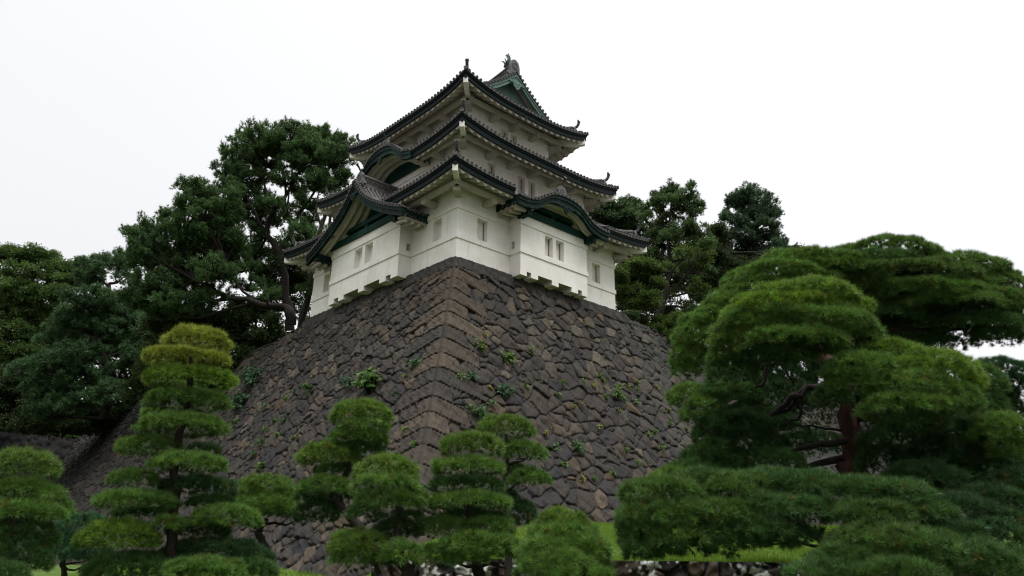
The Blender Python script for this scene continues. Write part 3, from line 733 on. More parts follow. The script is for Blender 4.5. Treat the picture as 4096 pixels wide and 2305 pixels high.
def gable(O, e, n, U, Zt, Zb, back, wall_v, tymp_z, sheet, parent, boardmat, panelmat, ridge=None, side_eave=True, spc_field=.27, pend=.45, sheet_on=True, rib=.40, rec=0.0, thick=.11, edge=True):
    """gable or undulating gable. O: centre of the front plane, e along it, n inward; half profile U -> Zt (board top), Zb (board bottom)"""
    q = lambda u, v, z: V3(O, e, n, u, v, z)
    U = np.asarray(U, float); hw = U[-1]
    zt = lambda u: float(np.interp(abs(u), U, Zt)); zb = lambda u: float(np.interp(abs(u), U, Zb))
    # even steps along the arc
    uu = np.linspace(0, hw, 400); ar = np.concatenate([[0], np.cumsum(np.hypot(np.diff(uu), np.diff([zt(x) for x in uu])))])
    def uat(a): return float(np.interp(abs(a), ar, uu))*(1 if a >= 0 else -1)
    ns = int(ar[-1]/.13); us = [uat(a) for a in np.linspace(-ar[-1], ar[-1], 2*ns+1)]
    def nrm(u):
        d = (zt(u+.02)-zt(u-.02))/.04
        v = np.array([-e[0]*d, -e[1]*d, 1.0]); return v/np.linalg.norm(v)
    mb = MB()
    if sheet_on:
        vs = [-.04, .1, .3, .5]+list(np.linspace(.8, back, 6))
        mb.grid([[q(u, v, sheet(u, v)+.035) for v in vs] for u in us], 1)
        mb.grid([[q(u, -.04, zt(u)-.01), q(u, -.04, sheet(u, 0)+.05)] for u in us], 1)
        v = .50
        while v < back-.05:
            if True:
                for sg in (-1, 1):
                    a = np.linspace(.12, ar[-1], 16); pts = []; nr = []
                    for x in a:
                        u = uat(sg*x); pts.append(q(u, v, sheet(u, v)+.06)); nr.append(nrm(u))
                    roll(mb, pts, nr, .075)
                    if side_eave and v < wall_v+.9:
                        t = pts[-1]-pts[-2]; cap(mb, pts[-1]+t/np.linalg.norm(t)*.06, t)
            v += spc_field
    if edge:
        k = int(ar[-1]/SPC)
        for i in range(-k, k+1):
            u = uat(i*SPC*.995); nn = nrm(u); c = q(u, 0, zt(u)+.0)+nn*.085
            fin = np.array([n[0], n[1], 0.0])
            roll(mb, [c-fin*.05, c+fin*.15, c+fin*.42], [nn]*3, .075); cap(mb, c-fin*.07, -fin, .088)
    top = mb.build('gable_roof', parent, TILES)
    # bargeboard in two steps
    mb = MB()
    def zone(f0, f1, v0, v1, mi=0):
        P = []
        for u in us:
            a, b = zt(u), zb(u); P.append([q(u, v0, b+(a-b)*f0), q(u, v0, b+(a-b)*f1), q(u, v1, b+(a-b)*f1), q(u, v1, b+(a-b)*f0)])
        mb.grid(P, mi, True); mb.add(P[0], [[0, 1, 2, 3]], mi); mb.add(P[-1], [[3, 2, 1, 0]], mi)
    zone(.60, .985, .0, thick+.1); zone(.16, .598, .05, thick+.1); zone(.42, .50, .035, .049); zone(.0, .158, .02, thick+.1)
    mb.build('bargeboard', top, [boardmat])
    # plaster ribs under the overhang, following the curve
    mb = MB(); vs = np.arange(thick+.05, wall_v+rec, .03)
    mb.grid([[q(u, v, zb(u)+.14+.085*math.copysign(abs(math.cos(math.pi*v/rib*2))**.6, math.cos(math.pi*v/rib*2))) for v in vs] for u in us])
    mb.build('gable_rafters', top, [SF])
    # tympanum
    mb = MB(); P = []
    for u in us:
        if zb(u)+.12 > tymp_z: P.append([q(u, wall_v-.045+rec, tymp_z), q(u, wall_v-.045+rec, zb(u)+.30)])
    if len(P) > 1:
        mb.grid(P); ua, ub = P[0][0], P[-1][0]
        lo = zb(0); d = lo-tymp_z
        for f in (.16,):
            a = hw*.80
            hb = .36 if rec else .2
            mb.hexa([q(-a, wall_v-.10, tymp_z), q(a, wall_v-.10, tymp_z), q(a, wall_v-.046+rec, tymp_z), q(-a, wall_v-.046+rec, tymp_z), q(-a, wall_v-.10, tymp_z+hb), q(a, wall_v-.10, tymp_z+hb), q(a, wall_v-.046+rec, tymp_z+hb), q(-a, wall_v-.046+rec, tymp_z+hb)])
            if rec: mb.hexa([q(-a*.6, wall_v-.02, tymp_z+.62), q(a*.6, wall_v-.02, tymp_z+.62), q(a*.6, wall_v-.046+rec, tymp_z+.62), q(-a*.6, wall_v-.046+rec, tymp_z+.62), q(-a*.6, wall_v-.02, tymp_z+.86), q(a*.6, wall_v-.02, tymp_z+.86), q(a*.6, wall_v-.046+rec, tymp_z+.86), q(-a*.6, wall_v-.046+rec, tymp_z+.86)])
            if rec: mb.hexa([q(-.14, wall_v+.02, tymp_z+hb), q(.14, wall_v+.02, tymp_z+hb), q(.14, wall_v-.046+rec, tymp_z+hb), q(-.14, wall_v-.046+rec, tymp_z+hb), q(-.14, wall_v+.02, tymp_z+.62), q(.14, wall_v+.02, tymp_z+.62), q(.14, wall_v-.046+rec, tymp_z+.62), q(-.14, wall_v-.046+rec, tymp_z+.62)])
        mb.build('tympanum', top, [panelmat])
    # pendant under the apex
    if pend:
        s = pend; z0 = zb(0)+.06
        half = [(0, .0), (.20, .02), (.55, -.10), (.95, -.20), (1.0, -.30), (.78, -.36), (.55, -.34), (.42, -.44), (.40, -.62), (.30, -.74), (.16, -.80), (.10, -.92), (0, -1.0)]
        shp = [(x*s, z*s) for x, z in half]+[(-x*s, z*s) for x, z in half[-2:0:-1]]
        mb = MB(); A = [q(x, -.03, z0+z) for x, z in shp]; B = [q(x, .035, z0+z) for x, z in shp]
        mb.grid([A, B], 0, True); mb.add(A, [list(range(len(A)))]); mb.add(B, [list(range(len(B)))[::-1]])
        for x, z, r in ((0, -.30, .16), (.30, -.22, .10), (-.30, -.22, .10), (.62, -.24, .08), (-.62, -.24, .08), (0, -.62, .09), (.18, -.5, .06), (-.18, -.5, .06)):
            c = q(x*s, -.03, z0+z*s); fin = np.array([n[0], n[1], 0.0])
            mb.tube([c, c-fin*.03], [r*s, r*s*.6], 8)
        mb.build('gable_pendant', top, [boardmat])
    if ridge:
        z0, rh, vb = ridge
        side = np.array([e[0], e[1], 0.0]); up = np.array([0, 0, 1.0]); fin = np.array([n[0], n[1], 0.0])
        mb = MB(); w = .17
        prof = [(-w, -.15), (-w, .06), (-w*.8, .06), (-w*.8, rh*.72), (-w, rh*.72), (-w, rh*.82), (-w*.5, rh*.88), (-.05, rh), (.05, rh), (w*.5, rh*.88), (w, rh*.82), (w, rh*.72), (w*.8, rh*.72), (w*.8, .06), (w, .06), (w, -.15)]
        mb.strip([(q(0, .42, z0), side, up), (q(0, vb, z0), side, up)], prof, 0)
        x = .55
        while x < vb-.1:        # pierced ridge courses
            for zz in np.arange(.13, rh*.72-.04, .11):
                for sg in (-1, 1):
                    c = q(sg*w*.8, x+(.07 if int(zz*100) % 2 else 0), z0+zz); mb.tube([c-side*sg*.03, c+side*sg*.025], [.05, .045], 6, 1)
            x += .15
        rg = mb.build('gable_ridge', top, TILES)
        mb = MB(); c = q(0, .36, z0)
        hgt = rh+.10
        shp = [(-.46, -.22), (-.56, -.13), (-.50, .0), (-.34, .05), (-.30, hgt*.55), (-.22, hgt*.86), (0, hgt), (.22, hgt*.86), (.30, hgt*.55), (.34, .05), (.50, .0), (.56, -.13), (.46, -.22), (.25, -.06), (0, -.02), (-.25, -.06)]
        mb.strip([(c-fin*.10, side, up), (c+fin*.05, side, up)], shp, 2)
        cap(mb, c-fin*.12+up*hgt*.52, -fin, .19, .05, 16)
        cap(mb, c-fin*.02+side*.33+up*hgt*.55, side, .075, .16); cap(mb, c-fin*.02-side*.33+up*hgt*.55, -side, .075, .16)
        mb.build('ridge_end_tile', rg, TILES)
        mb = MB(); h0 = c+up*(hgt-.03)
        pts = [h0+fin*.05, h0-fin*.06+up*.10, h0-fin*.16+up*.25, h0-fin*.30+up*.40]
        mb.tube(pts, [.06, .048, .05, .07], 10, 1); dd = pts[-1]-pts[-2]; cap(mb, pts[-1]+dd/np.linalg.norm(dd)*.03, -fin*.8+up*.5, .095, .05, 14)
        mb.build('ridge_horn', rg, TILES)
    if side_eave:
        for sg in (-1, 1):
            mb = MB(); u = sg*hw; z = zt(hw)
            a, b = (u-sg*.02), (u-sg*.10)
            mb.hexa([q(a, .0+thick+.1, z-.34), q(b, thick+.1, z-.34), q(b, wall_v+1.0, z-.34), q(a, wall_v+1.0, z-.34), q(a, thick+.1, z-.0), q(b, thick+.1, z-.0), q(b, wall_v+1.0, z), q(a, wall_v+1.0, z)])
            mb.build('side_fascia', top, [boardmat])
            mb = MB()
            # plaster board with square rafter ends below
            a, b = (u-sg*.10), (u-sg*.55)
            mb.hexa([q(a, thick+.1, z-.44), q(b, thick+.1, z-.40), q(b, wall_v+.95, z-.40), q(a, wall_v+.95, z-.44), q(a, thick+.1, z-.341), q(b, thick+.1, z-.30), q(b, wall_v+.95, z-.30), q(a, wall_v+.95, z-.341)])
            v = thick+.22
            while v < wall_v+.8:
                a, b = u-sg*.13, u-sg*.9
                mb.hexa([q(a, v, z-.60), q(b, v, z-.50), q(b, v+.16, z-.50), q(a, v+.16, z-.60), q(a, v, z-.441), q(b, v, z-.38), q(b, v+.16, z-.38), q(a, v+.16, z-.441)])
                v += .40
            mb.build('side_rafters', top, [SF])
        # purlin ends carrying the overhang
        for sg in (-1, 1):
            mb = MB(); u = sg*(hw-.95)
            zz = zb(hw-.95)+.0
            mb.hexa([q(u-.12, .22, zz-.30), q(u+.12, .22, zz-.30), q(u+.12, wall_v+.1, zz-.30), q(u-.12, wall_v+.1, zz-.30), q(u-.12, .22, zz+.06), q(u+.12, .22, zz+.06), q(u+.12, wall_v+.1, zz+.06), q(u-.12, wall_v+.1, zz+.06)])
            mb.build('purlin_end', top, [boardmat])
    return top
# profiles read along the boards
KU = [0, .4, .8, 1.14, 1.44, 1.82, 2.06, 2.47, 2.87, 3.35]
KT = [4.48, 4.46, 4.39, 4.25, 4.05, 3.79, 3.65, 3.54, 3.49, 3.50]
KB = [3.97, 3.96, 3.92, 3.83, 3.66, 3.32, 3.20, 3.10, 3.04, 3.05]
GU = [0, .15, .3, .55, .8, 1.3, 2.05, 2.76, 3.44, 4.1, 4.62]
GT = [5.86, 5.68, 5.48, 5.18, 4.90, 4.50, 4.02, 3.64, 3.32, 3.04, 2.84]
GB = [x-.44 for x in GT]; GB[0] = 5.22; GB[1] = 5.12
LU = [0, .5, 1.0, 1.45, 1.81, 2.12, 2.56, 2.85]
LT = [8.40, 8.36, 8.20, 7.88, 7.58, 7.36, 7.22, 7.17]
LB = [7.86, 7.83, 7.74, 7.52, 7.14, 6.92, 6.78, 6.73]
GC = 6.92
r1 = lambda v: .42*v+.05*v*v
r3 = lambda v: .48*v+.038*v*v
def invr1(dz): return float(np.interp(dz, [r1(x) for x in np.linspace(0, 2.6, 40)], np.linspace(0, 2.6, 40)))
c1S = [(CX-3.33-(-1.417), CX+3.33-(-1.417), 1.42)]
c1W = []
for a in np.arange(-2.34, 2.34, .13):      # valley where the left gable runs into the eave roof
    u = abs(a+.065); dz = float(np.interp(u, GU, GT))+.05-3.93
    if dz > 0: c1W.append((GC+a+1.461, GC+a+.13+1.461, min(invr1(dz), 2.3)))
c1W2 = []
T1 = tier(-1.417, -1.461, 12.917, 14.975, W1, 3.90, .37, .33, dict(S=2.61, N=2.61, W=2.56, E=2.56), r1, {'S': c1S, 'W': c1W})
T2 = tier(-.192, -.297, 11.692, 13.811, W2, 7.15, .41, .46, dict(S=2.94, N=2.94, W=2.79, E=2.79), r1, {'W': [(CY-2.83+.297, CY+2.83+.297, 1.36)]}, slope=.78, raise_=.34)
x3, y3 = .948, .970; GP = 2.55
T3 = tier(x3, y3, 2*CX-x3, 2*CY-y3, W3, 10.73, .37, .58, dict(S=GP-y3+.3, N=GP-y3+.3, W=1.0, E=1.0), r3, {}, gable=dict(vhip=1.75), slope=.66, raise_=.30)
# undulating gable on the right-hand bay
def shR(u, v): return max(float(np.interp(abs(u), KU, KT)), 3.50+(3.93+r1(1.45)-3.50)*max(0, (v-.24))/1.45)
gable((CX+.02, -1.70), E_, N_, KU, KT, KB, 1.62, .90, 3.10, shR, T1.S, BO, M['panel'], ridge=(4.52, .68, 2.2), pend=.5, rec=.55)
# straight-edged curved gable on the left-hand bay
gable((-1.66, GC), N_, E_, GU, GT, GB, 2.8, .91, 3.10, lambda u, v: float(np.interp(abs(u), GU, GT)), T1.W, BO, M['panel'], ridge=(5.93, .62, 2.85), pend=.5, rec=.6)
# undulating gable in the left eave of the second roof
def shL(u, v): return max(float(np.interp(abs(u), LU, LT)), 7.15+r1(max(0, v-.12)))
gable((-.31, CY), N_, E_, LU, LT, LB, 1.50, 1.44, 7.05, shL, T2.W, BO, M['panel'], ridge=(8.45, .58, 2.6), pend=.5, side_eave=False)
# ---- top roof: long slopes to the ridge, gable walls, bargeboards
zr = 10.73
for sd, sx in (('W', 1), ('E', -1)):
    mb = MB(); half = CX-x3
    xa = x3 if sx > 0 else 2*CX-x3
    ys = np.linspace(GP, 2*CY-GP, 40); vs = np.linspace(.9, half, 12)
    mb.grid([[(xa+sx*v, y, zr+r3(v)+.033) for v in vs] for y in ys], 1)
    k = int((CY-GP)/SPC)
    for i in range(-k, k+1):
        y = CY+i*SPC; pts = [np.array([xa+sx*v, y, zr+r3(v)+.07]) for v in vs]
        nr = []
        for v in vs:
            d = .48+.076*v; nn = np.array([-sx*d, 0, 1]); nr.append(nn/np.linalg.norm(nn))
        roll(mb, pts, nr)
    mb.build('roof_slope', tower, TILES)
half = CX-x3
TU = [0, .3, .8, 1.4, 2.0, 2.6, 3.1, 3.45]; TT = [zr+r3(half-u)+.10*max(0, 1-u) for u in TU]; TB = [t-.40 for t in TT]; TB[0] = TT[0]-.62
for yy, n in ((GP-.42, (0, 1)), (2*CY-GP+.42, (0, -1))):
    gable((CX, yy), E_, n, TU, TT, TB, .6, .62, zr+.6, lambda u, v: float(np.interp(abs(u), TU, TT)), T3.S if n[1] > 0 else T3.N, M['copper'], M['copper'], side_eave=False, pend=.62, spc_field=9, rib=9)
mb = MB(); side = np.array([1.0, 0, 0]); up = np.array([0, 0, 1.0]); zc = zr+r3(half)
prof = [(-.22, -.2), (-.22, .10), (-.17, .10), (-.17, .50), (-.22, .50), (-.22, .58), (-.12, .66), (-.06, .76), (.06, .76), (.12, .66), (.22, .58), (.22, .50), (.17, .50), (.17, .10), (.22, .10), (.22, -.2)]
ys = np.linspace(GP-.1, 2*CY-GP+.1, 21)
rz = lambda y: zc+.26*abs((y-CY)/(CY-GP))**3
mb.strip([(np.array([CX, y, rz(y)]), side, up) for y in ys], prof, 0)
for y in np.arange(GP+.1, 2*CY-GP, .16):
    for zz in (.20, .32, .44):
        for sg in (-1, 1):
            c = np.array([CX+sg*.17, y+(.08 if zz == .32 else 0), rz(y)+zz-.02]); mb.tube([c-side*sg*.02, c+side*sg*.03], [.06, .05], 6, 1)
ridge = mb.build('main_ridge', tower, TILES)
for y, sg in ((GP-.1, -1), (2*CY-GP+.1, 1)):
    mb = MB(); fin = np.array([0, sg, 0.0]); c = np.array([CX, y, rz(y)])
    shp = [(-.5, -.35), (-.58, -.22), (-.46, -.05), (-.38, .0), (-.36, .45), (-.26, .74), (0, .88), (.26, .74), (.36, .45), (.38, .0), (.46, -.05), (.58, -.22), (.5, -.35), (.2, -.12), (-.2, -.12)]
    mb.strip([(c, side, up), (c+fin*.16, side, up)], shp, 2); cap(mb, c+fin*.20+up*.42, fin, .23, .06, 16)
    for s2 in (-1, 1): cap(mb, c-fin*.02+side*s2*.36+up*.15, side*s2, .11, .2)
    mb.build('ridge_end_tile', ridge, TILES)
    # dolphin-like roof finial: head down on the ridge, tail flung up
    mb = MB(); b0 = np.array([CX, y-sg*.55, rz(y)+.72]); inn = -fin
    FS = .74
    spine = [(.28, .02), (.18, .12), (.02, .22), (-.14, .36), (-.20, .55), (-.14, .76), (-.04, .95), (.06, 1.12)]
    mb.tube([b0+(inn*a+up*h)*FS for a, h in spine], [.10, .15, .17, .15, .115, .08, .05, .012], 9)
    def fin_(a, h, da, dh, wd, lat=0):
        p = b0+(inn*a+up*h+side*lat)*FS; t = p+(inn*da+up*dh+side*lat*1.6)*FS*.85; mid = (p+t)/2+up*abs(da)*.25
        mb.tube([p, mid, t], [wd, wd*.7, .006], 6)
    fin_(-.02, .95, .34, .34, .06); fin_(-.04, .95, -.16, .36, .055); fin_(.0, .9, .10, .52, .05); fin_(-.2, .5, -.30, .22, .07); fin_(-.15, .75, -.26, .22, .06)
    fin_(.05, .25, .30, .24, .06, .18); fin_(.05, .25, .30, .24, .06, -.18); fin_(.2, .1, .25, -.02, .05, .1); fin_(-.1, .3, -.1, .30, .05, .2); fin_(-.1, .3, -.1, .30, .05, -.2)
    mb.build('roof_fish_finial', ridge, [M['copper_dark']])
# ------------------------------------------------------------------ foliage
def tuft_template(kind, n, r):
    """unit sprays of needles or leaves round +Z: (n, 3 or 4, 3) points"""
    o = []
    for i in range(n):
        az = r.uniform(0, 2*math.pi)
        if kind == 'needle':
            th = math.acos(1-r.uniform(0, 1)*(1-math.cos(math.radians(66)))); L = r.uniform(.75, 1.05); b = r.uniform(-.25, .12)
            d = np.array([math.sin(th)*math.cos(az), math.sin(th)*math.sin(az), math.cos(th)])
            wv = np.cross(d, r.normal(size=3)); wv /= np.linalg.norm(wv); wv *= .026
            B = np.array([0, 0, b]); o.append([B-wv, B+wv, B+d*L])
        elif kind == 'shoot':      # bottle-brush shoot of a wild pine
            th = math.radians(r.uniform(25, 75)); L = r.uniform(.5, .7); b = r.uniform(-.3, .45)
            d = np.array([math.sin(th)*math.cos(az), math.sin(th)*math.sin(az), math.cos(th)])
            wv = np.cross(d, r.normal(size=3)); wv /= np.linalg.norm(wv); wv *= .055
            B = np.array([0, 0, b]); o.append([B-wv, B+wv, B+d*L])
        else:                      # leaf: folded quad
            th = math.acos(r.uniform(-.3, 1)); d = np.array([math.sin(th)*math.cos(az), math.sin(th)*math.sin(az), math.cos(th)])
            c = d*r.uniform(.25, 1.0); t = d+r.normal(size=3)*.5; t /= np.linalg.norm(t)
            s = np.cross(t, r.normal(size=3)); s /= np.linalg.norm(s); l, w_ = r.uniform(.30, .48), r.uniform(.12, .19)
            o.append([c-t*l*.5, c+s*w_, c+t*l*.5, c-s*w_])
    return np.array(o)
TR = np.random.default_rng(3)
TPL = {'needle': [tuft_template('needle', 34, TR) for _ in range(8)], 'shoot': [tuft_template('shoot', 20, TR) for _ in range(8)], 'leaf': [tuft_template('leaf', 13, TR) for _ in range(8)]}
def sprays(P, A, S, C, kind, r):
    """P base points, A axes, S sizes, C colours -> vertices, faces, colours"""
    P, A = np.asarray(P), np.asarray(A); A = A/(np.linalg.norm(A, axis=1)[:, None]+1e-9)
    ref = r.normal(size=A.shape); X = np.cross(A, ref); X /= np.linalg.norm(X, axis=1)[:, None]+1e-9; Y = np.cross(A, X)
    Rm = np.stack([X, Y, A], -1)
    which = r.integers(0, 8, len(P)); Vs, Fs, Cs = [], [], []; base = 0
    for k in range(8):
        m = which == k
        if not m.any(): continue
        T = TPL[kind][k]; n, c = T.shape[:2]
        V = np.einsum('tij,nj->tni', Rm[m], T.reshape(-1, 3))*np.asarray(S)[m][:, None, None]+P[m][:, None, :]
        q = V.shape[0]*n
        cc = np.repeat(np.asarray(C)[m], n, 0)*r.uniform(.78, 1.25, (q, 1))
        Vs.append(V.reshape(-1, 3)); Fs.append(base+np.arange(q*c).reshape(-1, c)); Cs.append(np.repeat(cc, c, 0)); base += q*c
    return np.concatenate(Vs), np.concatenate(Fs), np.concatenate(Cs)
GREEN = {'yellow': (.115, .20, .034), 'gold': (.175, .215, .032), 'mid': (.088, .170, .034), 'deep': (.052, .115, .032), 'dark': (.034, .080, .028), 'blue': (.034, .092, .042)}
def cushion(c, a, b, h, r, hue, up=.75, lo=-.28, dens=1.0, size=.105, lump=.12):
    """tufts over a dome-shaped cushion: centre c, half widths a (across) b (deep), height h"""
    area = 2*math.pi*((a*b)**1.6/3+2*(a*h)**1.6/3)**(1/1.6)
    n = int(area/.0026*dens*(.105/size)**1.6)
    z = r.uniform(lo, 1, n); az = r.uniform(0, 2*math.pi, n); rr = np.sqrt(np.maximum(0, 1-z*z))
    D = np.stack([rr*np.cos(az), rr*np.sin(az), z], 1)
    ph = r.uniform(0, 6.28, 6)
    lum = 1+lump*(np.sin(4*az+ph[0]+3*z)*.5+np.sin(7*az+ph[1]-5*z)*.35+np.sin(9*z+ph[2]+2*az)*.35)
    sh = r.uniform(.80, 1.0, n)**.5
    ax = np.array([RD[0], RD[1], 0]); dp = np.array([HD[0], HD[1], 0]); upv = np.array([0, 0, 1.0])
    Q = (D[:, :1]*a*ax+D[:, 1:2]*b*dp)*(lum*sh)[:, None]+(np.where(D[:, 2] > 0, D[:, 2]*h*lum*sh, D[:, 2]*h*.9))[:, None]*upv
    nr = D[:, :1]/a*ax+D[:, 1:2]/b*dp+(D[:, 2:]/h)*upv; nr /= np.linalg.norm(nr, axis=1)[:, None]
    A = nr+np.array([0, 0, up*.55])*r.uniform(.4, 1.2, (n, 1))+r.normal(size=(n, 3))*.30
    base = np.array(GREEN[hue] if isinstance(hue, str) else hue); base[1] = max(base[1], base[0]*(1.2 if base[0] > .16 else 1.75))
    C = base*np.exp(r.normal(0, .22, (n, 1))+.12*np.sin(Q @ r.normal(size=3)*9+ph[3])[:, None]*np.sin(Q @ r.normal(size=3)*7+ph[4])[:, None])*(1+.10*r.normal(size=(n, 1))*np.array([1.0, .3, .2]))
    old = r.uniform(size=n) < .02; C[old] = np.array([.11, .09, .02])
    return Q+np.asarray(c), A, size*r.uniform(.8, 1.25, n), np.clip(C, .004, .5)
def pad_twigs(lb, c, a, b, h, r, root, rad=.05):
    c = np.asarray(c); root = np.asarray(root); b0 = c+np.array([0, 0, -.12*h])
    mid = (root+b0)/2+np.array([r.normal()*.06, r.normal()*.06, -.05])
    mb.tube([root, mid, b0], [rad, rad*.8, rad*.6], 6)
    ax = np.array([RD[0], RD[1], 0]); dp = np.array([HD[0], HD[1], 0])
    for k in range(max(5, int(a*9))):
        q = r.uniform(0, 6.28); f = r.uniform(.55, .95)
        e = c+ax*math.cos(q)*a*f+dp*math.sin(q)*b*f+np.array([0, 0, r.uniform(-.25, .1)*h])
        m = b0*.55+e*.45+r.normal(size=3)*.05+np.array([0, 0, -.05])
        mb.tube([b0, m, e], [rad*.5, rad*.35, rad*.12], 5, cap=False)
def garden_pine(name, label, d, trunk, pads, seed, hue='mid', group=None, cat='pine tree', bark='bark', deep=.85, tsize=.12, limbs=(), dens=1.0, ps=(1.03, 1.16)):
    """trunk: [(px, py, width px, depth offset)] bottom to top; pads: (px, py, half w, half h[, depth offset, hue, density])"""
    r = np.random.default_rng(seed)
    TP = [(at(t[0], t[1], d+(t[3] if len(t) > 3 else 0)), t[2]*.5*scale_at(t[0], t[1], d)) for t in trunk]
    b0 = TP[0][0]; gz = float(ground_z(b0[0], b0[1])); foot = np.array([b0[0], b0[1], min(gz-.08, b0[2]-.05)])
    root = empty(name, (foot[0], foot[1], gz), label, cat, group)
    mb = MB(); pts = [foot]+[p for p, _ in TP]; rad = [TP[0][1]*1.35]+[w_ for _, w_ in TP]
    # smooth, slightly crooked trunk
    P, W = [pts[0]], [rad[0]]
    for i in range(len(pts)-1):
        for f in (.33, .67, 1.0):
            p = pts[i]*(1-f)+pts[i+1]*f
            if f < 1: p = p+r.normal(size=3)*.25*rad[i]
            P.append(p); W.append((rad[i]*(1-f)+rad[i+1]*f)*r.uniform(.92, 1.08))
    mb.tube(P, W, 10); WOOD = list(P)
    lb = MB() if bark == 'redbark' else mb
    for lm in limbs:
        L = [(at(t[0], t[1], d+(t[3] if len(t) > 3 else 0)), t[2]*.5*scale_at(t[0], t[1], d)) for t in lm]
        PP, WW = [L[0][0]], [L[0][1]]
        for i in range(len(L)-1):
            for f in (.5, 1.0):
                p = L[i][0]*(1-f)+L[i+1][0]*f
                if f < 1: p = p+r.normal(size=3)*L[i][1]*.8
                PP.append(p); WW.append(L[i][1]*(1-f)+L[i+1][1]*f)
        lb.tube(PP, WW, 7); WOOD += PP
    pads_w = []
    for pd in pads:
        px, py, hw, hh = pd[:4]; od = pd[4] if len(pd) > 4 else 0.0; hu = pd[5] if len(pd) > 5 and pd[5] else hue; dn = pd[6] if len(pd) > 6 else 1.0
        s = scale_at(px, py, d+od); a = max(.12, hw*s*1.0*ps[0]-.42*tsize); b = min(a*deep, 1.6); h = max(.10, hh*s*1.15*ps[1]-.40*tsize)
        c = at(px, py+hh*.45, d+od)
        P_, A_, S_, C_ = cushion(c, a, b, h, r, hu, dens=dn*dens, size=tsize)
        V, F, C = sprays(P_, A_, S_, C_, 'needle', r)
        np_mesh('foliage_pad', V, F, C, root, [M['needle']])
        cand = [p for p in WOOD if p[2] < c[2]+.05] or [P[0]]
        rt = min(cand, key=lambda p: np.linalg.norm(p-c)+.6*max(0, p[2]-c[2]+.25))
        if dn >= .5: pad_twigs(lb, c, a, b, h, r, rt, max(.018, min(.05, a*.05)))
        pads_w.append(c)
    mb.build('trunk', root, [M[bark]], True)
    if lb is not mb: lb.build('limbs', root, [M['bark']], True)
    return root
z9 = lambda L: [(x*.4792, 754.7+y*.4792, w_*.4792, h*.4792)+tuple(k) for x, y, w_, h, *k in L]
z7 = lambda L: [(628.9+x*.3926, 880.5+y*.3926, w_*.3926, h*.3926)+tuple(k) for x, y, w_, h, *k in L]
z8 = lambda L: [(1509.4+x*.6095, 566+y*.6095, w_*.6095, h*.6095)+tuple(k) for x, y, w_, h, *k in L]
t9 = lambda L: [(x*.4792, 754.7+y*.4792, w_*.4792)+tuple(k) for x, y, w_, *k in L]
t7 = lambda L: [(628.9+x*.3926, 880.5+y*.3926, w_*.3926)+tuple(k) for x, y, w_, *k in L]
t8 = lambda L: [(1509.4+x*.6095, 566+y*.6095, w_*.6095)+tuple(k) for x, y, w_, *k in L]
GP_ = 'shaped garden pines in front of the rampart'
garden_pine('garden_pine', 'tallest tiered garden pine with a dozen cushions and a yellowish top', 16,
    t9([(905, 1440, 60), (905, 1260, 56), (918, 1050, 46), (912, 900, 44), (942, 700, 38), (985, 560, 34), (1000, 400, 28), (1012, 250, 22)]),
    z9([(1030, 200, 170, 75, 0, 'gold'), (960, 293, 203, 46, -.2, 'gold'), (1120, 300, 90, 40, -.3, 'gold'), (995, 398, 235, 54, 0, (.125, .20, .026)), (985, 515, 222, 52, .1), (800, 585, 62, 28, .7),
        (955, 645, 230, 62, -.1), (790, 755, 172, 58, .1), (1070, 780, 95, 40, .9, 'dark'), (990, 843, 195, 58, -.4), (700, 925, 135, 50, .0), (1045, 965, 205, 50, .5, 'dark'), (720, 1042, 208, 58, -.2),
        (1110, 1050, 130, 42, .7, 'deep'), (1190, 1130, 185, 70, .1), (760, 1110, 160, 35, .9, 'dark'), (1040, 1190, 170, 55, .7, 'dark'), (620, 1225, 207, 92, -.4, (.10, .13, .022)), (880, 1165, 98, 44, -.3),
        (1130, 1320, 285, 85, .8, 'dark'), (730, 1390, 290, 80, .2, 'deep'), (1080, 1400, 210, 66, -.4), (1310, 1400, 150, 60, .3, 'deep')]), 21, 'mid', GP_, ps=(1.03, 1.12))
garden_pine('garden_pine', 'broad tiered garden pine cut by the edge of the picture beside the low dark pine', 14,
    t9([(68, 1440, 46), (66, 1290, 42), (70, 1150, 40), (90, 1000, 30), (110, 860, 20)]),
    z9([(125, 855, 178, 85, 0, (.085, .14, .03)), (120, 990, 195, 62, .1), (300, 1075, 78, 62, .5, 'mid'), (130, 1095, 195, 62, -.1), (110, 1210, 190, 80, .4, 'deep'), (90, 1330, 175, 110, .2, 'deep'), (30, 1420, 120, 60, -.3, 'deep')]), 22, 'mid', GP_)
garden_pine('garden_pine', 'low bushy dark garden pine with bare crooked twigs left of the tallest pine', 18,
    t9([(338, 1445, 30), (325, 1390, 26), (360, 1310, 18)]),
    z9([(440, 1185, 150, 80, 0, 'blue'), (335, 1285, 115, 90, -.2, 'blue'), (450, 1310, 130, 65, -.3, 'blue')]), 23, 'blue', GP_,
    limbs=[t9([(335, 1405, 12), (390, 1420, 10), (440, 1395, 8), (500, 1400, 5)]), t9([(330, 1390, 12), (400, 1380, 8), (470, 1360, 6)])])
garden_pine('garden_pine', 'small umbrella shaped garden pine with one round crown on a thin dark trunk', 19,
    t9([(1402, 1310, 42), (1372, 1250, 40), (1362, 1210, 40), (1400, 1150, 26)]),
    z9([(1390, 985, 160, 80, 0, (.085, .13, .03)), (1300, 1010, 90, 70, -.2), (1480, 1050, 95, 75, .1), (1390, 1070, 170, 62, -.3), (1450, 1110, 100, 35, -.2, 'deep')]), 24, 'mid', GP_,
    limbs=[t9([(1365, 1210, 20), (1300, 1175, 14), (1230, 1165, 8)]), t9([(1365, 1200, 20), (1440, 1170, 14), (1545, 1165, 7)])])
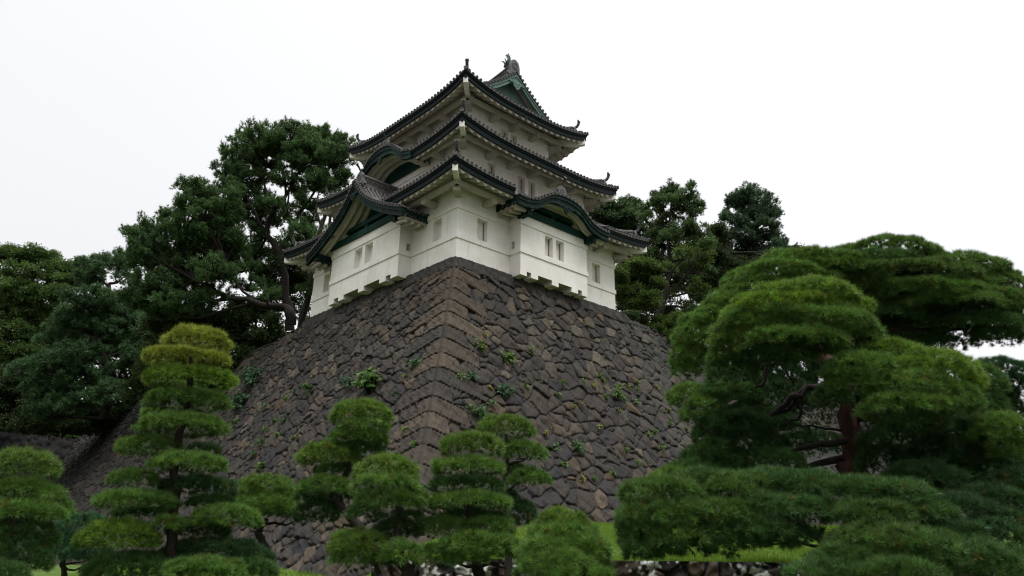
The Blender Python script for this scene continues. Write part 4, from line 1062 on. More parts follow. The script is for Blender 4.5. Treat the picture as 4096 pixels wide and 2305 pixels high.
garden_pine('garden_pine', 'garden pine with a round top ball standing just left of the rampart corner', 17,
    t7([(830, 1400, 70), (700, 1130, 62), (625, 1050, 54), (560, 980, 46), (560, 890, 40), (620, 790, 36), (680, 660, 30), (705, 480, 22)]),
    z7([(712, 395, 200, 88, 0, (.09, .145, .026)), (730, 480, 170, 50, -.2), (690, 550, 195, 55, 0), (700, 630, 165, 55, .2, 'deep'), (500, 665, 200, 85, -.1, (.09, .14, .024)), (560, 760, 150, 45, .3, 'deep'),
        (490, 862, 182, 72, -.2), (640, 930, 150, 55, .4, 'dark'), (425, 1020, 145, 100, .2, 'dark'), (390, 920, 110, 50, 0, 'deep')]), 25, 'mid', GP_,
    limbs=[t7([(690, 1120, 26), (600, 1120, 18), (560, 1170, 10)]), t7([(560, 960, 30), (430, 950, 18), (350, 930, 10)])])
garden_pine('garden_pine', 'garden pine with a wide dome top in front of the corner stones of the rampart', 13.5,
    t7([(1005, 1420, 70), (985, 1370, 62), (960, 1240, 50), (960, 1030, 42), (905, 860, 30)]),
    z7([(872, 755, 205, 95, 0, (.095, .15, .026)), (870, 840, 215, 60, -.25), (900, 950, 232, 65, 0), (745, 1025, 122, 55, -.2, 'deep'), (1050, 930, 105, 70, .1), (1010, 1080, 135, 62, .2, 'deep'), (940, 1140, 160, 70, .3, 'dark'),
        (700, 1225, 205, 90, -.1, (.085, .12, .024)), (640, 1310, 140, 70, -.2), (960, 1290, 150, 85, -.3), (840, 1330, 120, 50, .3, 'dark')]), 26, 'mid', GP_,
    limbs=[t7([(830, 1440, 34), (800, 1340, 30), (812, 1240, 22)]), t7([(1020, 1410, 40), (1060, 1360, 28), (1090, 1310, 16)])])
garden_pine('garden_pine', 'evenly tiered garden pine with wide skirts right of the dome topped pine', 14,
    t7([(1475, 1430, 74), (1452, 1370, 66), (1412, 1250, 50), (1402, 1030, 42), (1425, 810, 34), (1422, 620, 22)]),
    z7([(1425, 600, 214, 82, 0, (.085, .145, .026)), (1402, 735, 240, 60, -.1), (1390, 850, 248, 55, .1, 'deep'), (1405, 960, 280, 68, -.1), (1430, 1060, 225, 42, .5, 'dark'), (1240, 1130, 185, 72, .0), (1530, 1120, 170, 60, -.1),
        (1470, 1225, 262, 85, -.3), (1205, 1310, 165, 72, -.2), (1400, 1310, 130, 65, -.4), (1640, 1270, 115, 70, -.2)]), 27, 'mid', GP_,
    limbs=[t7([(1450, 1390, 28), (1540, 1370, 18), (1640, 1400, 10)]), t7([(1450, 1380, 26), (1390, 1390, 18), (1330, 1370, 10)])])
garden_pine('garden_pine', 'slim garden pine with a flat cap and two side cushions behind the evenly tiered one', 17,
    t7([(1660, 1180, 44), (1640, 1000, 40), (1638, 880, 36), (1648, 700, 28), (1640, 540, 20)]),
    z7([(1640, 487, 192, 80, 0, (.085, .145, .028)), (1755, 640, 145, 66, -.1), (1660, 610, 90, 45, .2, 'deep'), (1790, 808, 138, 66, -.1), (1690, 770, 90, 60, .2, 'deep'), (1730, 1040, 120, 105, .1, 'dark'), (1640, 930, 90, 50, .4, 'dark')]), 28, 'mid', GP_,
    limbs=[t7([(1642, 740, 22), (1720, 715, 14), (1780, 690, 8)]), t7([(1640, 900, 22), (1700, 860, 14), (1770, 850, 8)])])
garden_pine('garden_pine', 'low dome shaped pine bush growing right beside the lichen stained retaining wall', 12.5,
    t7([(2040, 1430, 60), (2040, 1330, 50), (2020, 1150, 30)]),
    z7([(2000, 1085, 170, 85, 0, (.085, .13, .022)), (2010, 1160, 235, 85, -.1), (1940, 1250, 220, 85, -.35), (2130, 1250, 200, 90, -.3), (1980, 1340, 260, 90, -.5), (2190, 1360, 140, 95, -.3), (1800, 1390, 110, 80, .0, 'deep'), (2050, 1420, 260, 80, -.6)]), 29, 'mid', GP_)
garden_pine('great_pine', 'huge old pine with a thick red trunk and layered spreading crown', 15,
    t8([(1062, 1040, 110), (1050, 950, 98), (1035, 840, 84), (1030, 710, 76), (1005, 640, 62), (945, 570, 52, .3), (900, 520, 44, .6), (920, 380, 30, .8)]),
    z8([(830, 160, 165, 48, 2), (740, 212, 180, 48, 1.8), (930, 190, 150, 45, 1.9), (650, 268, 135, 50, 1.7), (850, 240, 150, 40, 1.9), (560, 330, 125, 52, 1.6), (470, 392, 112, 52, 1.5), (400, 455, 82, 62, 1.4), (362, 525, 62, 62, 1.4), (355, 585, 52, 42, 1.4),
        (460, 480, 80, 50, 1.5), (430, 560, 70, 50, 1.5),
        (1170, 120, 188, 48, 2.4, (.082, .155, .034)), (1100, 175, 190, 46, 2.2, 'deep'), (1290, 165, 150, 50, 2.4, (.082, .155, .034)), (1420, 195, 205, 52, 2.4, (.082, .155, .034)), (1560, 245, 165, 58, 2.4, (.082, .155, .034)), (1250, 228, 250, 52, 2.0, (.058, .11, .022)), (1080, 255, 140, 48, 1.9, (.06, .115, .022)),
        (1320, 290, 220, 48, 1.8), (1560, 320, 160, 62, 1.9, (.082, .155, .034)), (1655, 395, 92, 72, 1.9, 'deep'), (1400, 345, 230, 42, 1.9, (.082, .155, .034)), (1180, 370, 120, 48, 1.8, 'deep'), (1550, 410, 150, 48, 1.8, 'deep'), (1640, 455, 90, 34, 1.8, 'deep'),
        (1330, 425, 150, 36, 2.2, 'dark', .45), (1400, 490, 95, 34, 2.2, 'dark', .3), (1250, 465, 95, 34, 2.3, 'dark', .35),
        (830, 288, 182, 48, -1.2, 'yellow'), (740, 340, 190, 50, -1.3, (.115, .155, .022)), (960, 335, 130, 50, -1.1, (.10, .15, .022)), (670, 395, 165, 52, -1.3), (880, 400, 195, 55, -1.4), (600, 455, 122, 60, -1.2, (.095, .145, .03)), (780, 478, 190, 52, -1.5), (985, 455, 150, 52, -1.2), (1060, 470, 90, 42, -1.1),
        (520, 520, 62, 52, -1.0), (545, 590, 92, 58, -.8, 'deep'), (690, 540, 110, 35, -1.2, 'deep'),
        (372, 700, 78, 50, .6), (432, 762, 84, 58, .3), (490, 690, 78, 50, .4, 'deep'), (560, 700, 90, 50, .3, 'deep'), (455, 850, 62, 60, .2, 'deep'), (560, 810, 130, 60, .2, 'dark'), (480, 935, 92, 60, .1, 'deep'), (610, 900, 140, 65, .3, 'dark'), (690, 965, 130, 42, .0, 'deep'),
        (1080, 578, 128, 54, -1.8), (1060, 640, 105, 50, -1.7), (1195, 518, 108, 42, -1.5, (.10, .15, .022)), (1330, 585, 182, 66, -1.6, 'yellow'), (1260, 655, 150, 58, -1.9), (1435, 625, 125, 62, -1.6, (.115, .155, .022)), (1400, 705, 140, 66, -1.9), (1270, 740, 160, 55, -2.0), (1478, 720, 76, 60, -1.6, (.10, .15, .024)),
        (1605, 640, 66, 62, -.8, 'deep'), (1600, 730, 70, 60, -.8, 'deep'), (1300, 805, 120, 42, -1.8, 'deep'), (1655, 835, 102, 60, -1.6), (1690, 905, 72, 60, -1.5), (1500, 845, 115, 52, -1.0, 'dark'), (1590, 870, 90, 50, -1.0, 'deep'),
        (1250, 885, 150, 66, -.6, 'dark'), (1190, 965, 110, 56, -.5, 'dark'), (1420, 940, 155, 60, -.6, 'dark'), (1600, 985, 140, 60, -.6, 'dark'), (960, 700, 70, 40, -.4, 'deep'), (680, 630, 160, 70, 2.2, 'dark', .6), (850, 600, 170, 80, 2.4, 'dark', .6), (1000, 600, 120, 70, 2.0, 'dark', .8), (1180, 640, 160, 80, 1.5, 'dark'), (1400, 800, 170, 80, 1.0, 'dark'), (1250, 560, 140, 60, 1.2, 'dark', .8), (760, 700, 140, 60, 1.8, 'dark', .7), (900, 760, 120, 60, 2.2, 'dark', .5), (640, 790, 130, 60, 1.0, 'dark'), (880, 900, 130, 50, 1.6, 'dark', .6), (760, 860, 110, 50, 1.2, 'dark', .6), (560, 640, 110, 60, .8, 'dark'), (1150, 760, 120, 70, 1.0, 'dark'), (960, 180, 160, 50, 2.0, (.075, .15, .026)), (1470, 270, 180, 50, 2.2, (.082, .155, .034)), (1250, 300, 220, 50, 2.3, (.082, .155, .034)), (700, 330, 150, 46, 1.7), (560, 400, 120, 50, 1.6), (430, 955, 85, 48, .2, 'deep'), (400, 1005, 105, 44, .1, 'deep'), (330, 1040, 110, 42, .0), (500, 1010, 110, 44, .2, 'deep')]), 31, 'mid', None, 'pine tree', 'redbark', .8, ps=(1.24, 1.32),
    limbs=[t8([(1010, 890, 34, -.2), (940, 905, 30), (880, 912, 26), (770, 940, 16)]), t8([(1015, 690, 40), (930, 665, 34), (850, 668, 30), (800, 705, 30, -.1), (770, 740, 26, -.1), (700, 790, 20), (650, 812, 12)]),
           t8([(845, 675, 24), (800, 735, 22), (740, 775, 18), (690, 810, 12)]), t8([(805, 730, 14), (835, 775, 13), (815, 805, 11), (770, 825, 7)]), t8([(1000, 850, 12), (930, 842, 10), (870, 828, 9), (800, 825, 6)]), t8([(865, 830, 8), (870, 855, 7), (840, 875, 5)]),
           t8([(690, 575, 22), (680, 640, 16), (640, 670, 10)]), t8([(720, 570, 20), (650, 595, 16), (600, 620, 9)]), t8([(1060, 720, 40, -.3), (1110, 655, 30, -.6), (1200, 640, 20, -1)]), t8([(1060, 800, 30), (1150, 800, 24, -.6), (1330, 815, 14, -1), (1450, 830, 9, -1)]),
           t8([(940, 560, 30, .4), (1080, 440, 24, 1.4), (1300, 430, 18, 1.9), (1500, 430, 10, 2)]), t8([(915, 500, 30, .6), (700, 380, 22, 1.4), (500, 420, 12, 1.5)]), t8([(900, 520, 26, .3), (820, 420, 18, -.8), (700, 440, 10, -1.1)]),
           t8([(1050, 955, 40), (900, 985, 26, .1), (800, 1005, 16, .2)]), t8([(1250, 480, 10, 2.2), (1330, 455, 8, 2.2), (1400, 470, 5, 2.2)]), t8([(760, 575, 10, -.3), (775, 620, 8, -.3), (800, 660, 6, -.2)]), t8([(640, 720, 10), (690, 745, 8), (720, 720, 5)])])
garden_pine('spreading_pine', 'low wide spreading pine in front of the foot of the red trunk', 12.6,
    t8([(980, 1440, 34), (950, 1330, 30), (800, 1230, 26), (600, 1130, 18)]),
    z8([(262, 1090, 170, 58, .2), (200, 1185, 130, 68, 0), (420, 1050, 130, 52, .5, 'deep'), (560, 1080, 155, 66, .2), (700, 1050, 165, 52, .5, 'deep'), (850, 1065, 160, 60, .3, 'deep'), (330, 1180, 145, 66, -.2), (520, 1180, 145, 60, -.1),
        (680, 1155, 165, 60, 0, 'deep'), (850, 1165, 150, 66, 0, 'deep'), (190, 1285, 100, 76, -.1, 'deep'), (330, 1275, 120, 56, -.3), (500, 1250, 115, 50, -.2, 'deep'), (645, 1240, 135, 52, -.2, 'deep'), (180, 1340, 80, 50, 0, 'deep'), (260, 1330, 90, 40, -.1, 'deep'), (400, 1330, 80, 34, .2, 'dark', .6), (500, 1340, 70, 40, .1, 'dark', .5), (700, 1300, 110, 40, 0, 'deep', .8), (120, 1240, 60, 60, 0), (790, 1275, 130, 55, .1, 'dark', .7), (540, 1310, 120, 26, -.1, 'deep', .5)]), 32, (.064, .128, .028), None, ps=(1.12, 1.2), limbs=[t8([(800, 1240, 20), (520, 1270, 14), (260, 1310, 8)]), t8([(950, 1330, 16), (820, 1310, 10), (700, 1320, 6)])])
garden_pine('spreading_pine', 'low dark pine mass filling the ground right of the red trunk', 12.0,
    t8([(1250, 1440, 56), (1240, 1350, 50), (1230, 1200, 40)]),
    z8([(1050, 1085, 150, 58, .5, 'deep'), (1210, 1100, 155, 58, .4, 'deep'), (1110, 1180, 170, 58, .2), (1300, 1180, 160, 55, .4, 'deep'), (1450, 1150, 150, 50, .9, 'dark'), (1600, 1120, 140, 60, 1.2, 'dark'), (1150, 1290, 195, 78, -.1, (.065, .12, .03)), (1050, 1360, 170, 66, -.2), (1310, 1330, 200, 84, -.2), (1500, 1370, 200, 84, -.1, 'deep'), (1680, 1390, 125, 80, 0, 'deep'), (1420, 1255, 150, 50, .3, 'dark'), (1600, 1270, 150, 66, .5, 'dark'), (950, 1425, 175, 56, -.4, 'deep'), (1200, 1420, 200, 60, -.6), (1650, 1220, 120, 60, .8, 'dark'), (1700, 1060, 90, 60, 1.4, 'dark'), (1330, 1030, 150, 60, 1.5, 'dark')]), 33, (.056, .116, .028), None, ps=(1.12, 1.2))
garden_pine('garden_pine', 'dark round pine half hidden behind the huge old pine at the edge of the picture', 19,
    t8([(1700, 1000, 50), (1700, 850, 44), (1690, 700, 30)]),
    z8([(1640, 610, 130, 60, 0, 'blue'), (1715, 690, 90, 80, -.2, 'dark'), (1620, 690, 90, 50, .2, 'dark'), (1700, 800, 110, 70, .1, 'dark'), (1580, 780, 110, 70, .4, 'dark'), (1640, 920, 140, 80, .2, 'dark'), (1480, 900, 130, 80, .6, 'dark'), (1560, 1040, 160, 80, .3, 'dark'), (1380, 1010, 150, 80, .7, 'dark'), (1700, 1050, 100, 80, 0, 'dark')]), 34, 'blue', GP_, ps=(1.15, 1.3))
# ------------------------------------------------------------------ trees on the hilltop
def hill_tree(name, label, d, clumps, wood, seed, kind, hue, size, group, bark='bark', dens=1.0, jit=1.0, cat='pine tree'):
    """clumps: (px, py, rx, ry[, depth offset, density, hue]); wood: polylines of (px, py, width px[, depth offset])"""
    r = np.random.default_rng(seed)
    if wood:
        b = at(wood[0][0][0], wood[0][0][1], d)
    else:
        c = max(clumps, key=lambda q: q[1]); b = at(c[0], c[1]+c[3], d)
    root = empty(name, b, label, cat, group)
    Ps, As, Ss, Cs = [], [], [], []; mb = MB()
    ax = np.array([RD[0], RD[1], 0]); dp = np.array([HD[0], HD[1], 0]); up = np.array([0, 0, 1.0])
    W = []
    for pl in wood:
        L = [(at(t[0], t[1], d+(t[3] if len(t) > 3 else 0)), max(.03, t[2]*.5*scale_at(t[0], t[1], d))) for t in pl]
        PP, WW = [L[0][0]], [L[0][1]]
        for i in range(len(L)-1):
            for f in (.33, .67, 1.0):
                p = L[i][0]*(1-f)+L[i+1][0]*f
                if f < 1: p = p+r.normal(size=3)*L[i][1]*.35
                PP.append(p); WW.append(L[i][1]*(1-f)+L[i+1][1]*f)
        mb.tube(PP, WW, 8); W += PP
    for cl in clumps:
        px, py, rx, ry = cl[:4]; od = cl[4] if len(cl) > 4 and cl[4] is not None else r.uniform(-1.4, 1.4)*jit
        dn = cl[5] if len(cl) > 5 and cl[5] is not None else 1.0; hu = cl[6] if len(cl) > 6 else hue
        s = scale_at(px, py, d+od)*((1.18 if kind == 'shoot' else 1.05) if px < 1200 else (1.28 if kind == 'shoot' else 1.22)); a, h = rx*s, ry*s; bdep = max(a, h)*.85; c = at(px, py, d+od)
        vol = 4/3*math.pi*a*h*bdep; area = 4*math.pi*((a*h)**1.6/3+(a*bdep)**1.6/3+(h*bdep)**1.6/3)**(1/1.6)
        # the clump is a handful of sub-clumps, each a cloud of sprays
        ns = max(6, int(area/(size*size*5.5)*dn)); sc_ = []
        for _ in range(ns):
            D = r.normal(size=3); D /= np.linalg.norm(D); f = r.uniform(.35, .95)
            sc_.append(c+ax*D[0]*a*f+dp*D[1]*bdep*f+up*D[2]*h*f)
        for q in sc_:
            sr = size*r.uniform(1.2, 1.9); n = int(r.uniform(15, 22)*dens*max(.5, dn))
            D = r.normal(size=(n, 3)); D /= np.linalg.norm(D, axis=1)[:, None]; D[:, 2] = np.abs(D[:, 2])*1.0-.25*r.uniform(size=n)
            shp_ = np.array([.62, .62, 1.05]) if kind == 'shoot' else np.array([1, 1, .7])
            Ps.append(q+D*shp_*sr*r.uniform(.35, 1.0, (n, 1)))
            out_ = (q-c); out_ = out_/(np.linalg.norm(out_)+1e-6)
            As.append(D*.7+out_*.35+np.array([0, 0, .75])+r.normal(size=(n, 3))*.25)
            Ss.append(size*r.uniform(.75, 1.2, n))
            bc = np.array(GREEN[hu] if isinstance(hu, str) else hu)*r.uniform(.7, 1.3)
            Cs.append(bc*r.uniform(.8, 1.2, (n, 1))+r.uniform(-.006, .012, (n, 1))*np.array([1, .4, 0]))
        if W and dn > .3:
            tgt = c-up*h*.5; rt = min([p for p in W if p[2] < c[2]+.5] or W, key=lambda p: np.linalg.norm(p-c))
            m = (rt+tgt)/2+r.normal(size=3)*.15*np.linalg.norm(tgt-rt)*.5; wr = max(.035, min(.10, a*.06))
            mb.tube([rt, m, tgt], [wr*1.3, wr, wr*.6], 5, cap=False)
            for q in sc_[::2]:
                mb.tube([tgt, (tgt+q)/2+up*.1, q], [wr*.6, wr*.45, wr*.2], 4, cap=False)
    V, F, C = sprays(np.concatenate(Ps), np.concatenate(As), np.concatenate(Ss), np.clip(np.concatenate(Cs), .004, .4), kind, r)
    np_mesh('crown', V, F, C, root, [M['needle' if kind == 'shoot' else 'leaf']])
    if mb.v: mb.build('trunk', root, [M[bark]], True)
    return root
zL = lambda L: [(x*.5422, 283+y*.5422, w_*.5422, h*.5422)+tuple(k) for x, y, w_, h, *k in L]
tL = lambda L: [(x*.5422, 283+y*.5422, w_*.5422)+tuple(k) for x, y, w_, *k in L]
zR = lambda L: [(1446.5+x*.3254, 408.8+y*.3254, w_*.3254, h*.3254)+tuple(k) for x, y, w_, h, *k in L]
tR = lambda L: [(1446.5+x*.3254, 408.8+y*.3254, w_*.3254)+tuple(k) for x, y, w_, *k in L]
GL = 'wild trees on the hilltop'
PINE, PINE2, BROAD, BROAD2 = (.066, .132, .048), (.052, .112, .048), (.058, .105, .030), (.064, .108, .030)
hill_tree('tall_pine', 'tallest wild pine rising behind the tower with twisted bare limbs', 49,
    zL([(1200, 130, 95, 60), (1130, 150, 60, 50), (1350, 120, 110, 60), (1270, 110, 70, 45), (1480, 130, 95, 55), (1590, 150, 60, 60), (1100, 215, 95, 60), (1250, 225, 110, 60), (1400, 225, 115, 55), (1540, 220, 95, 55), (1050, 290, 70, 45), (1170, 310, 100, 45), (1330, 320, 80, 30, None, .85), (1480, 325, 90, 40, None, 1), (1580, 300, 60, 50),
        (1150, 400, 90, 45), (1070, 360, 60, 40), (1270, 425, 80, 35, None, .9), (1430, 430, 70, 40, None, .9), (1200, 500, 80, 40, None, 1), (1380, 560, 60, 60, None, 1.2), (1550, 400, 55, 35, None, .9), (1340, 480, 50, 30, None, .7), (1430, 620, 40, 60, None, .85), (1300, 170, 100, 50), (1450, 180, 100, 45), (1180, 580, 60, 40), (1100, 470, 60, 40), (1400, 520, 50, 40, 2, .7), (1470, 470, 50, 40, 2, .7), (1260, 660, 50, 50, 2), (1350, 680, 60, 60, 2), (1400, 380, 60, 30), (1530, 340, 60, 40), (1180, 660, 70, 50, 2.5), (1230, 760, 70, 50, 2.5), (1330, 420, 45, 35, 2.5, .8), (1450, 540, 45, 40, 2.5, .8), (1290, 520, 50, 40, 2.5, .8), (1390, 640, 45, 50, 2.5), (1190, 450, 60, 40)]),
    [tL([(1345, 1010, 46), (1340, 900, 42), (1322, 760, 38), (1300, 660, 34), (1240, 575, 28), (1258, 480, 22), (1330, 380, 16), (1400, 250, 9)]), tL([(1300, 660, 22), (1350, 540, 18), (1420, 430, 14), (1480, 330, 9)]), tL([(1240, 575, 18), (1185, 465, 13), (1120, 350, 8)]), tL([(1258, 480, 14), (1230, 350, 10), (1200, 200, 6)]), tL([(1330, 380, 12), (1310, 280, 8), (1280, 180, 5)]), tL([(1350, 540, 12), (1330, 440, 9), (1350, 340, 6)])], 51, 'shoot', PINE, .34, GL)
hill_tree('tall_pine', 'slender twin stemmed wild pine close to the left eaves of the tower', 46,
    zL([(1570, 480, 40, 35, None, .5), (1500, 560, 50, 40, None, .4), (1480, 700, 45, 40, None, .5), (1420, 830, 45, 50, None, .6), (1440, 950, 50, 50, None, .7, BROAD), (1490, 590, 24, 16, None, 1, BROAD2)]),
    [tL([(1395, 1000, 34), (1430, 860, 30), (1470, 640, 26), (1490, 530, 20), (1540, 420, 14)]), tL([(1470, 640, 18), (1520, 560, 15), (1535, 470, 13), (1500, 400, 8)]), tL([(1490, 530, 12), (1465, 440, 9), (1480, 370, 6)])], 52, 'shoot', PINE, .30, GL)
hill_tree('leaning_pine', 'broad wild pine leaning left over the rampart on one thick limb', 47,
    zL([(900, 365, 75, 45), (960, 400, 85, 55), (1040, 420, 75, 50), (860, 430, 75, 45), (950, 480, 115, 55), (1060, 500, 80, 50), (790, 510, 75, 45), (880, 560, 120, 55), (1000, 580, 115, 55), (710, 575, 75, 45), (630, 590, 55, 40), (660, 520, 26, 36), (600, 560, 30, 25), (800, 640, 135, 55), (950, 660, 125, 55), (1080, 640, 80, 55), (690, 680, 110, 55), (640, 650, 60, 40),
        (830, 740, 145, 55), (1000, 740, 115, 55), (1120, 720, 75, 45), (740, 810, 120, 55), (900, 830, 115, 55), (680, 870, 110, 60), (850, 905, 145, 55), (1000, 870, 75, 40, None, .7), (1150, 800, 75, 40, None, .8), (1230, 850, 60, 35, None, .7), (740, 930, 90, 40), (1100, 590, 50, 40)]),
    [tL([(1350, 985, 50), (1340, 920, 44), (1280, 900, 34), (1180, 880, 28), (1060, 865, 22), (980, 800, 14), (900, 780, 8)]), tL([(1060, 865, 18), (1000, 830, 16), (940, 830, 10)]), tL([(1180, 880, 14), (1100, 800, 10), (1050, 700, 7)])], 53, 'shoot', PINE, .33, GL)
hill_tree('spiky_pine', 'small dark spiky wild pine showing sky through its open crown', 60,
    zL([(430, 725, 60, 35), (480, 705, 55, 35), (550, 705, 45, 35), (550, 665, 18, 28), (430, 690, 20, 25), (375, 720, 40, 30), (410, 775, 70, 35), (560, 770, 50, 30, None, .7), (600, 740, 45, 40), (440, 800, 55, 35, None, .7), (620, 820, 50, 45)]),
    [tL([(540, 1010, 28), (530, 900, 24), (510, 830, 20), (500, 800, 16), (545, 790, 10)]), tL([(505, 810, 12), (470, 780, 8), (430, 740, 5)])], 54, 'shoot', PINE2, .36, GL)
hill_tree('drooping_pine', 'dark wild pine drooping over the head of the rampart below the spiky one', 58,
    zL([(400, 880, 100, 50), (520, 925, 115, 60), (330, 955, 95, 50), (450, 1010, 125, 55), (600, 975, 100, 70), (280, 1050, 105, 55), (560, 1090, 125, 70), (400, 1125, 125, 55, None, .8), (250, 1175, 115, 55), (550, 1215, 115, 65), (380, 1240, 125, 55), (200, 1285, 125, 55), (350, 1335, 135, 55), (520, 1325, 115, 55), (250, 1395, 115, 45), (640, 1150, 80, 70), (120, 1200, 80, 50), (460, 850, 60, 40), (700, 1010, 90, 60), (660, 1260, 60, 60)]),
    [tL([(480, 1420, 40), (500, 1250, 36), (470, 1100, 30), (430, 950, 20)]), tL([(500, 1250, 24), (440, 1215, 20), (370, 1195, 16), (300, 1165, 10)]), tL([(480, 1170, 16), (440, 1160, 12), (380, 1140, 8)])], 55, 'shoot', PINE2, .36, GL)
hill_tree('broadleaf_tree', 'round leafy yellowish green tree at the edge of the picture left of the spiky pine', 70,
    zL([(50, 670, 110, 40), (170, 680, 100, 42), (270, 720, 60, 30), (110, 740, 120, 35, None, .55), (230, 775, 100, 32, None, .55), (40, 770, 80, 40, None, .7), (60, 840, 110, 55), (170, 850, 100, 55), (270, 850, 70, 50), (50, 940, 110, 55), (160, 930, 100, 55), (60, 1030, 100, 55), (160, 1020, 80, 55), (50, 1120, 100, 55), (140, 1110, 60, 50), (310, 790, 60, 30), (330, 735, 55, 36), (350, 780, 50, 40)]),
    [tL([(120, 1440, 40), (130, 1200, 34), (150, 950, 26), (210, 800, 14), (270, 740, 7)]), tL([(150, 950, 18), (90, 800, 10), (60, 720, 6)])], 56, 'leaf', (.058, .105, .030), .42, GL, cat='tree')
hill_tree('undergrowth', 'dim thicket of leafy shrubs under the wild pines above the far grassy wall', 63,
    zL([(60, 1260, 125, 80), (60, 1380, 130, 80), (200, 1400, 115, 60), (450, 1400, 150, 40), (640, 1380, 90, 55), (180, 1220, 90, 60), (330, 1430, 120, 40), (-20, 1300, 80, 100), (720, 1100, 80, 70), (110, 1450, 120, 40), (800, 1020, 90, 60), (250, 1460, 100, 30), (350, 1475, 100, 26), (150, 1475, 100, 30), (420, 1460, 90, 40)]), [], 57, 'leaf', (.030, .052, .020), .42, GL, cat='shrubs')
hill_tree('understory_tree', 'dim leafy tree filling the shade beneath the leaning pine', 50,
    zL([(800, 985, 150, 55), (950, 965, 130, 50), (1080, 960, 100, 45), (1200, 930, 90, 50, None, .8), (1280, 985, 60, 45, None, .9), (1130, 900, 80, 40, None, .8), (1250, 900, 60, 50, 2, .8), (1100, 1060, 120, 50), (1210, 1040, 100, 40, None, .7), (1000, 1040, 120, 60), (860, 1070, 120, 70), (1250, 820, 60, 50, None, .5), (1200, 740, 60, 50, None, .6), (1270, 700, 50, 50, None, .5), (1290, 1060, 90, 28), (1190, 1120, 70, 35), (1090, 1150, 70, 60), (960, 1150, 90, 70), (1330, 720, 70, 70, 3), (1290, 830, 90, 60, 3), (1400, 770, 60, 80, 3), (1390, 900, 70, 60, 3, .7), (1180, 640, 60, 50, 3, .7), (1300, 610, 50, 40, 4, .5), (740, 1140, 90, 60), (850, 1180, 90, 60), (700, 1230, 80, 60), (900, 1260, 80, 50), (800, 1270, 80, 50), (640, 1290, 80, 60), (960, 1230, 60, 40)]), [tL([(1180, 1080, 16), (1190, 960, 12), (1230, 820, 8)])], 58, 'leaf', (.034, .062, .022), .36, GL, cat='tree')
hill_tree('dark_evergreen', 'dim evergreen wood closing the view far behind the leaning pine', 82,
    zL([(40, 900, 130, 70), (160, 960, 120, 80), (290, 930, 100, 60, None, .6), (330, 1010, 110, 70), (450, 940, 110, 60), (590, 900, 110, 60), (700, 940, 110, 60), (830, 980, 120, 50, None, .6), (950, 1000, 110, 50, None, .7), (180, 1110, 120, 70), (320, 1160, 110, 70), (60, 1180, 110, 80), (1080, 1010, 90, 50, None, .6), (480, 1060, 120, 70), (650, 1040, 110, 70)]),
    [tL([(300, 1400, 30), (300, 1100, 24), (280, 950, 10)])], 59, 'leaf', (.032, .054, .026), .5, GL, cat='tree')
hill_tree('dark_evergreen', 'dim leafy wood in the shade behind the loose yellowish tree', 66,
    zR([(420, 760, 100, 60, None, .8), (560, 760, 100, 60), (660, 720, 90, 60, None, .8), (860, 800, 110, 60), (800, 680, 90, 50, None, .8), (700, 990, 100, 50), (960, 880, 100, 50), (560, 1120, 110, 50), (700, 1180, 90, 40), (860, 1220, 100, 50, None, .8), (420, 1120, 80, 50), (1100, 1000, 90, 60), (360, 900, 60, 70), (800, 900, 90, 40, None, .8), (1250, 800, 110, 60), (620, 600, 80, 60), (760, 560, 70, 60), (920, 600, 80, 60), (1010, 700, 100, 60), (480, 640, 90, 50), (640, 1000, 90, 50), (480, 960, 90, 60), (560, 880, 100, 60), (1180, 960, 80, 60), (1080, 1100, 80, 40)]),
    [tR([(700, 1240, 24), (690, 1050, 18), (650, 850, 8)])], 67, 'leaf', (.030, .050, .024), .40, GL, cat='tree')
hill_tree('dark_evergreen', 'dark round evergreen tree rising just behind the right eaves of the tower', 60,
    zR([(190, 375, 110, 45), (330, 345, 95, 38), (440, 335, 85, 36), (250, 430, 130, 55), (400, 420, 115, 55), (500, 405, 60, 55), (330, 520, 120, 50), (470, 520, 100, 55), (420, 620, 120, 50, None, .5), (540, 640, 80, 50, None, .5), (600, 520, 60, 60, None, .7), (480, 720, 120, 40, None, .5), (130, 420, 60, 50)]),
    [tR([(560, 900, 30), (560, 760, 26), (530, 680, 20), (480, 580, 12)]), tR([(530, 680, 16), (600, 620, 10), (620, 540, 6)]), tR([(560, 760, 14), (440, 690, 10), (390, 600, 6)])], 61, 'leaf', (.036, .072, .030), .36, GL, cat='tree')
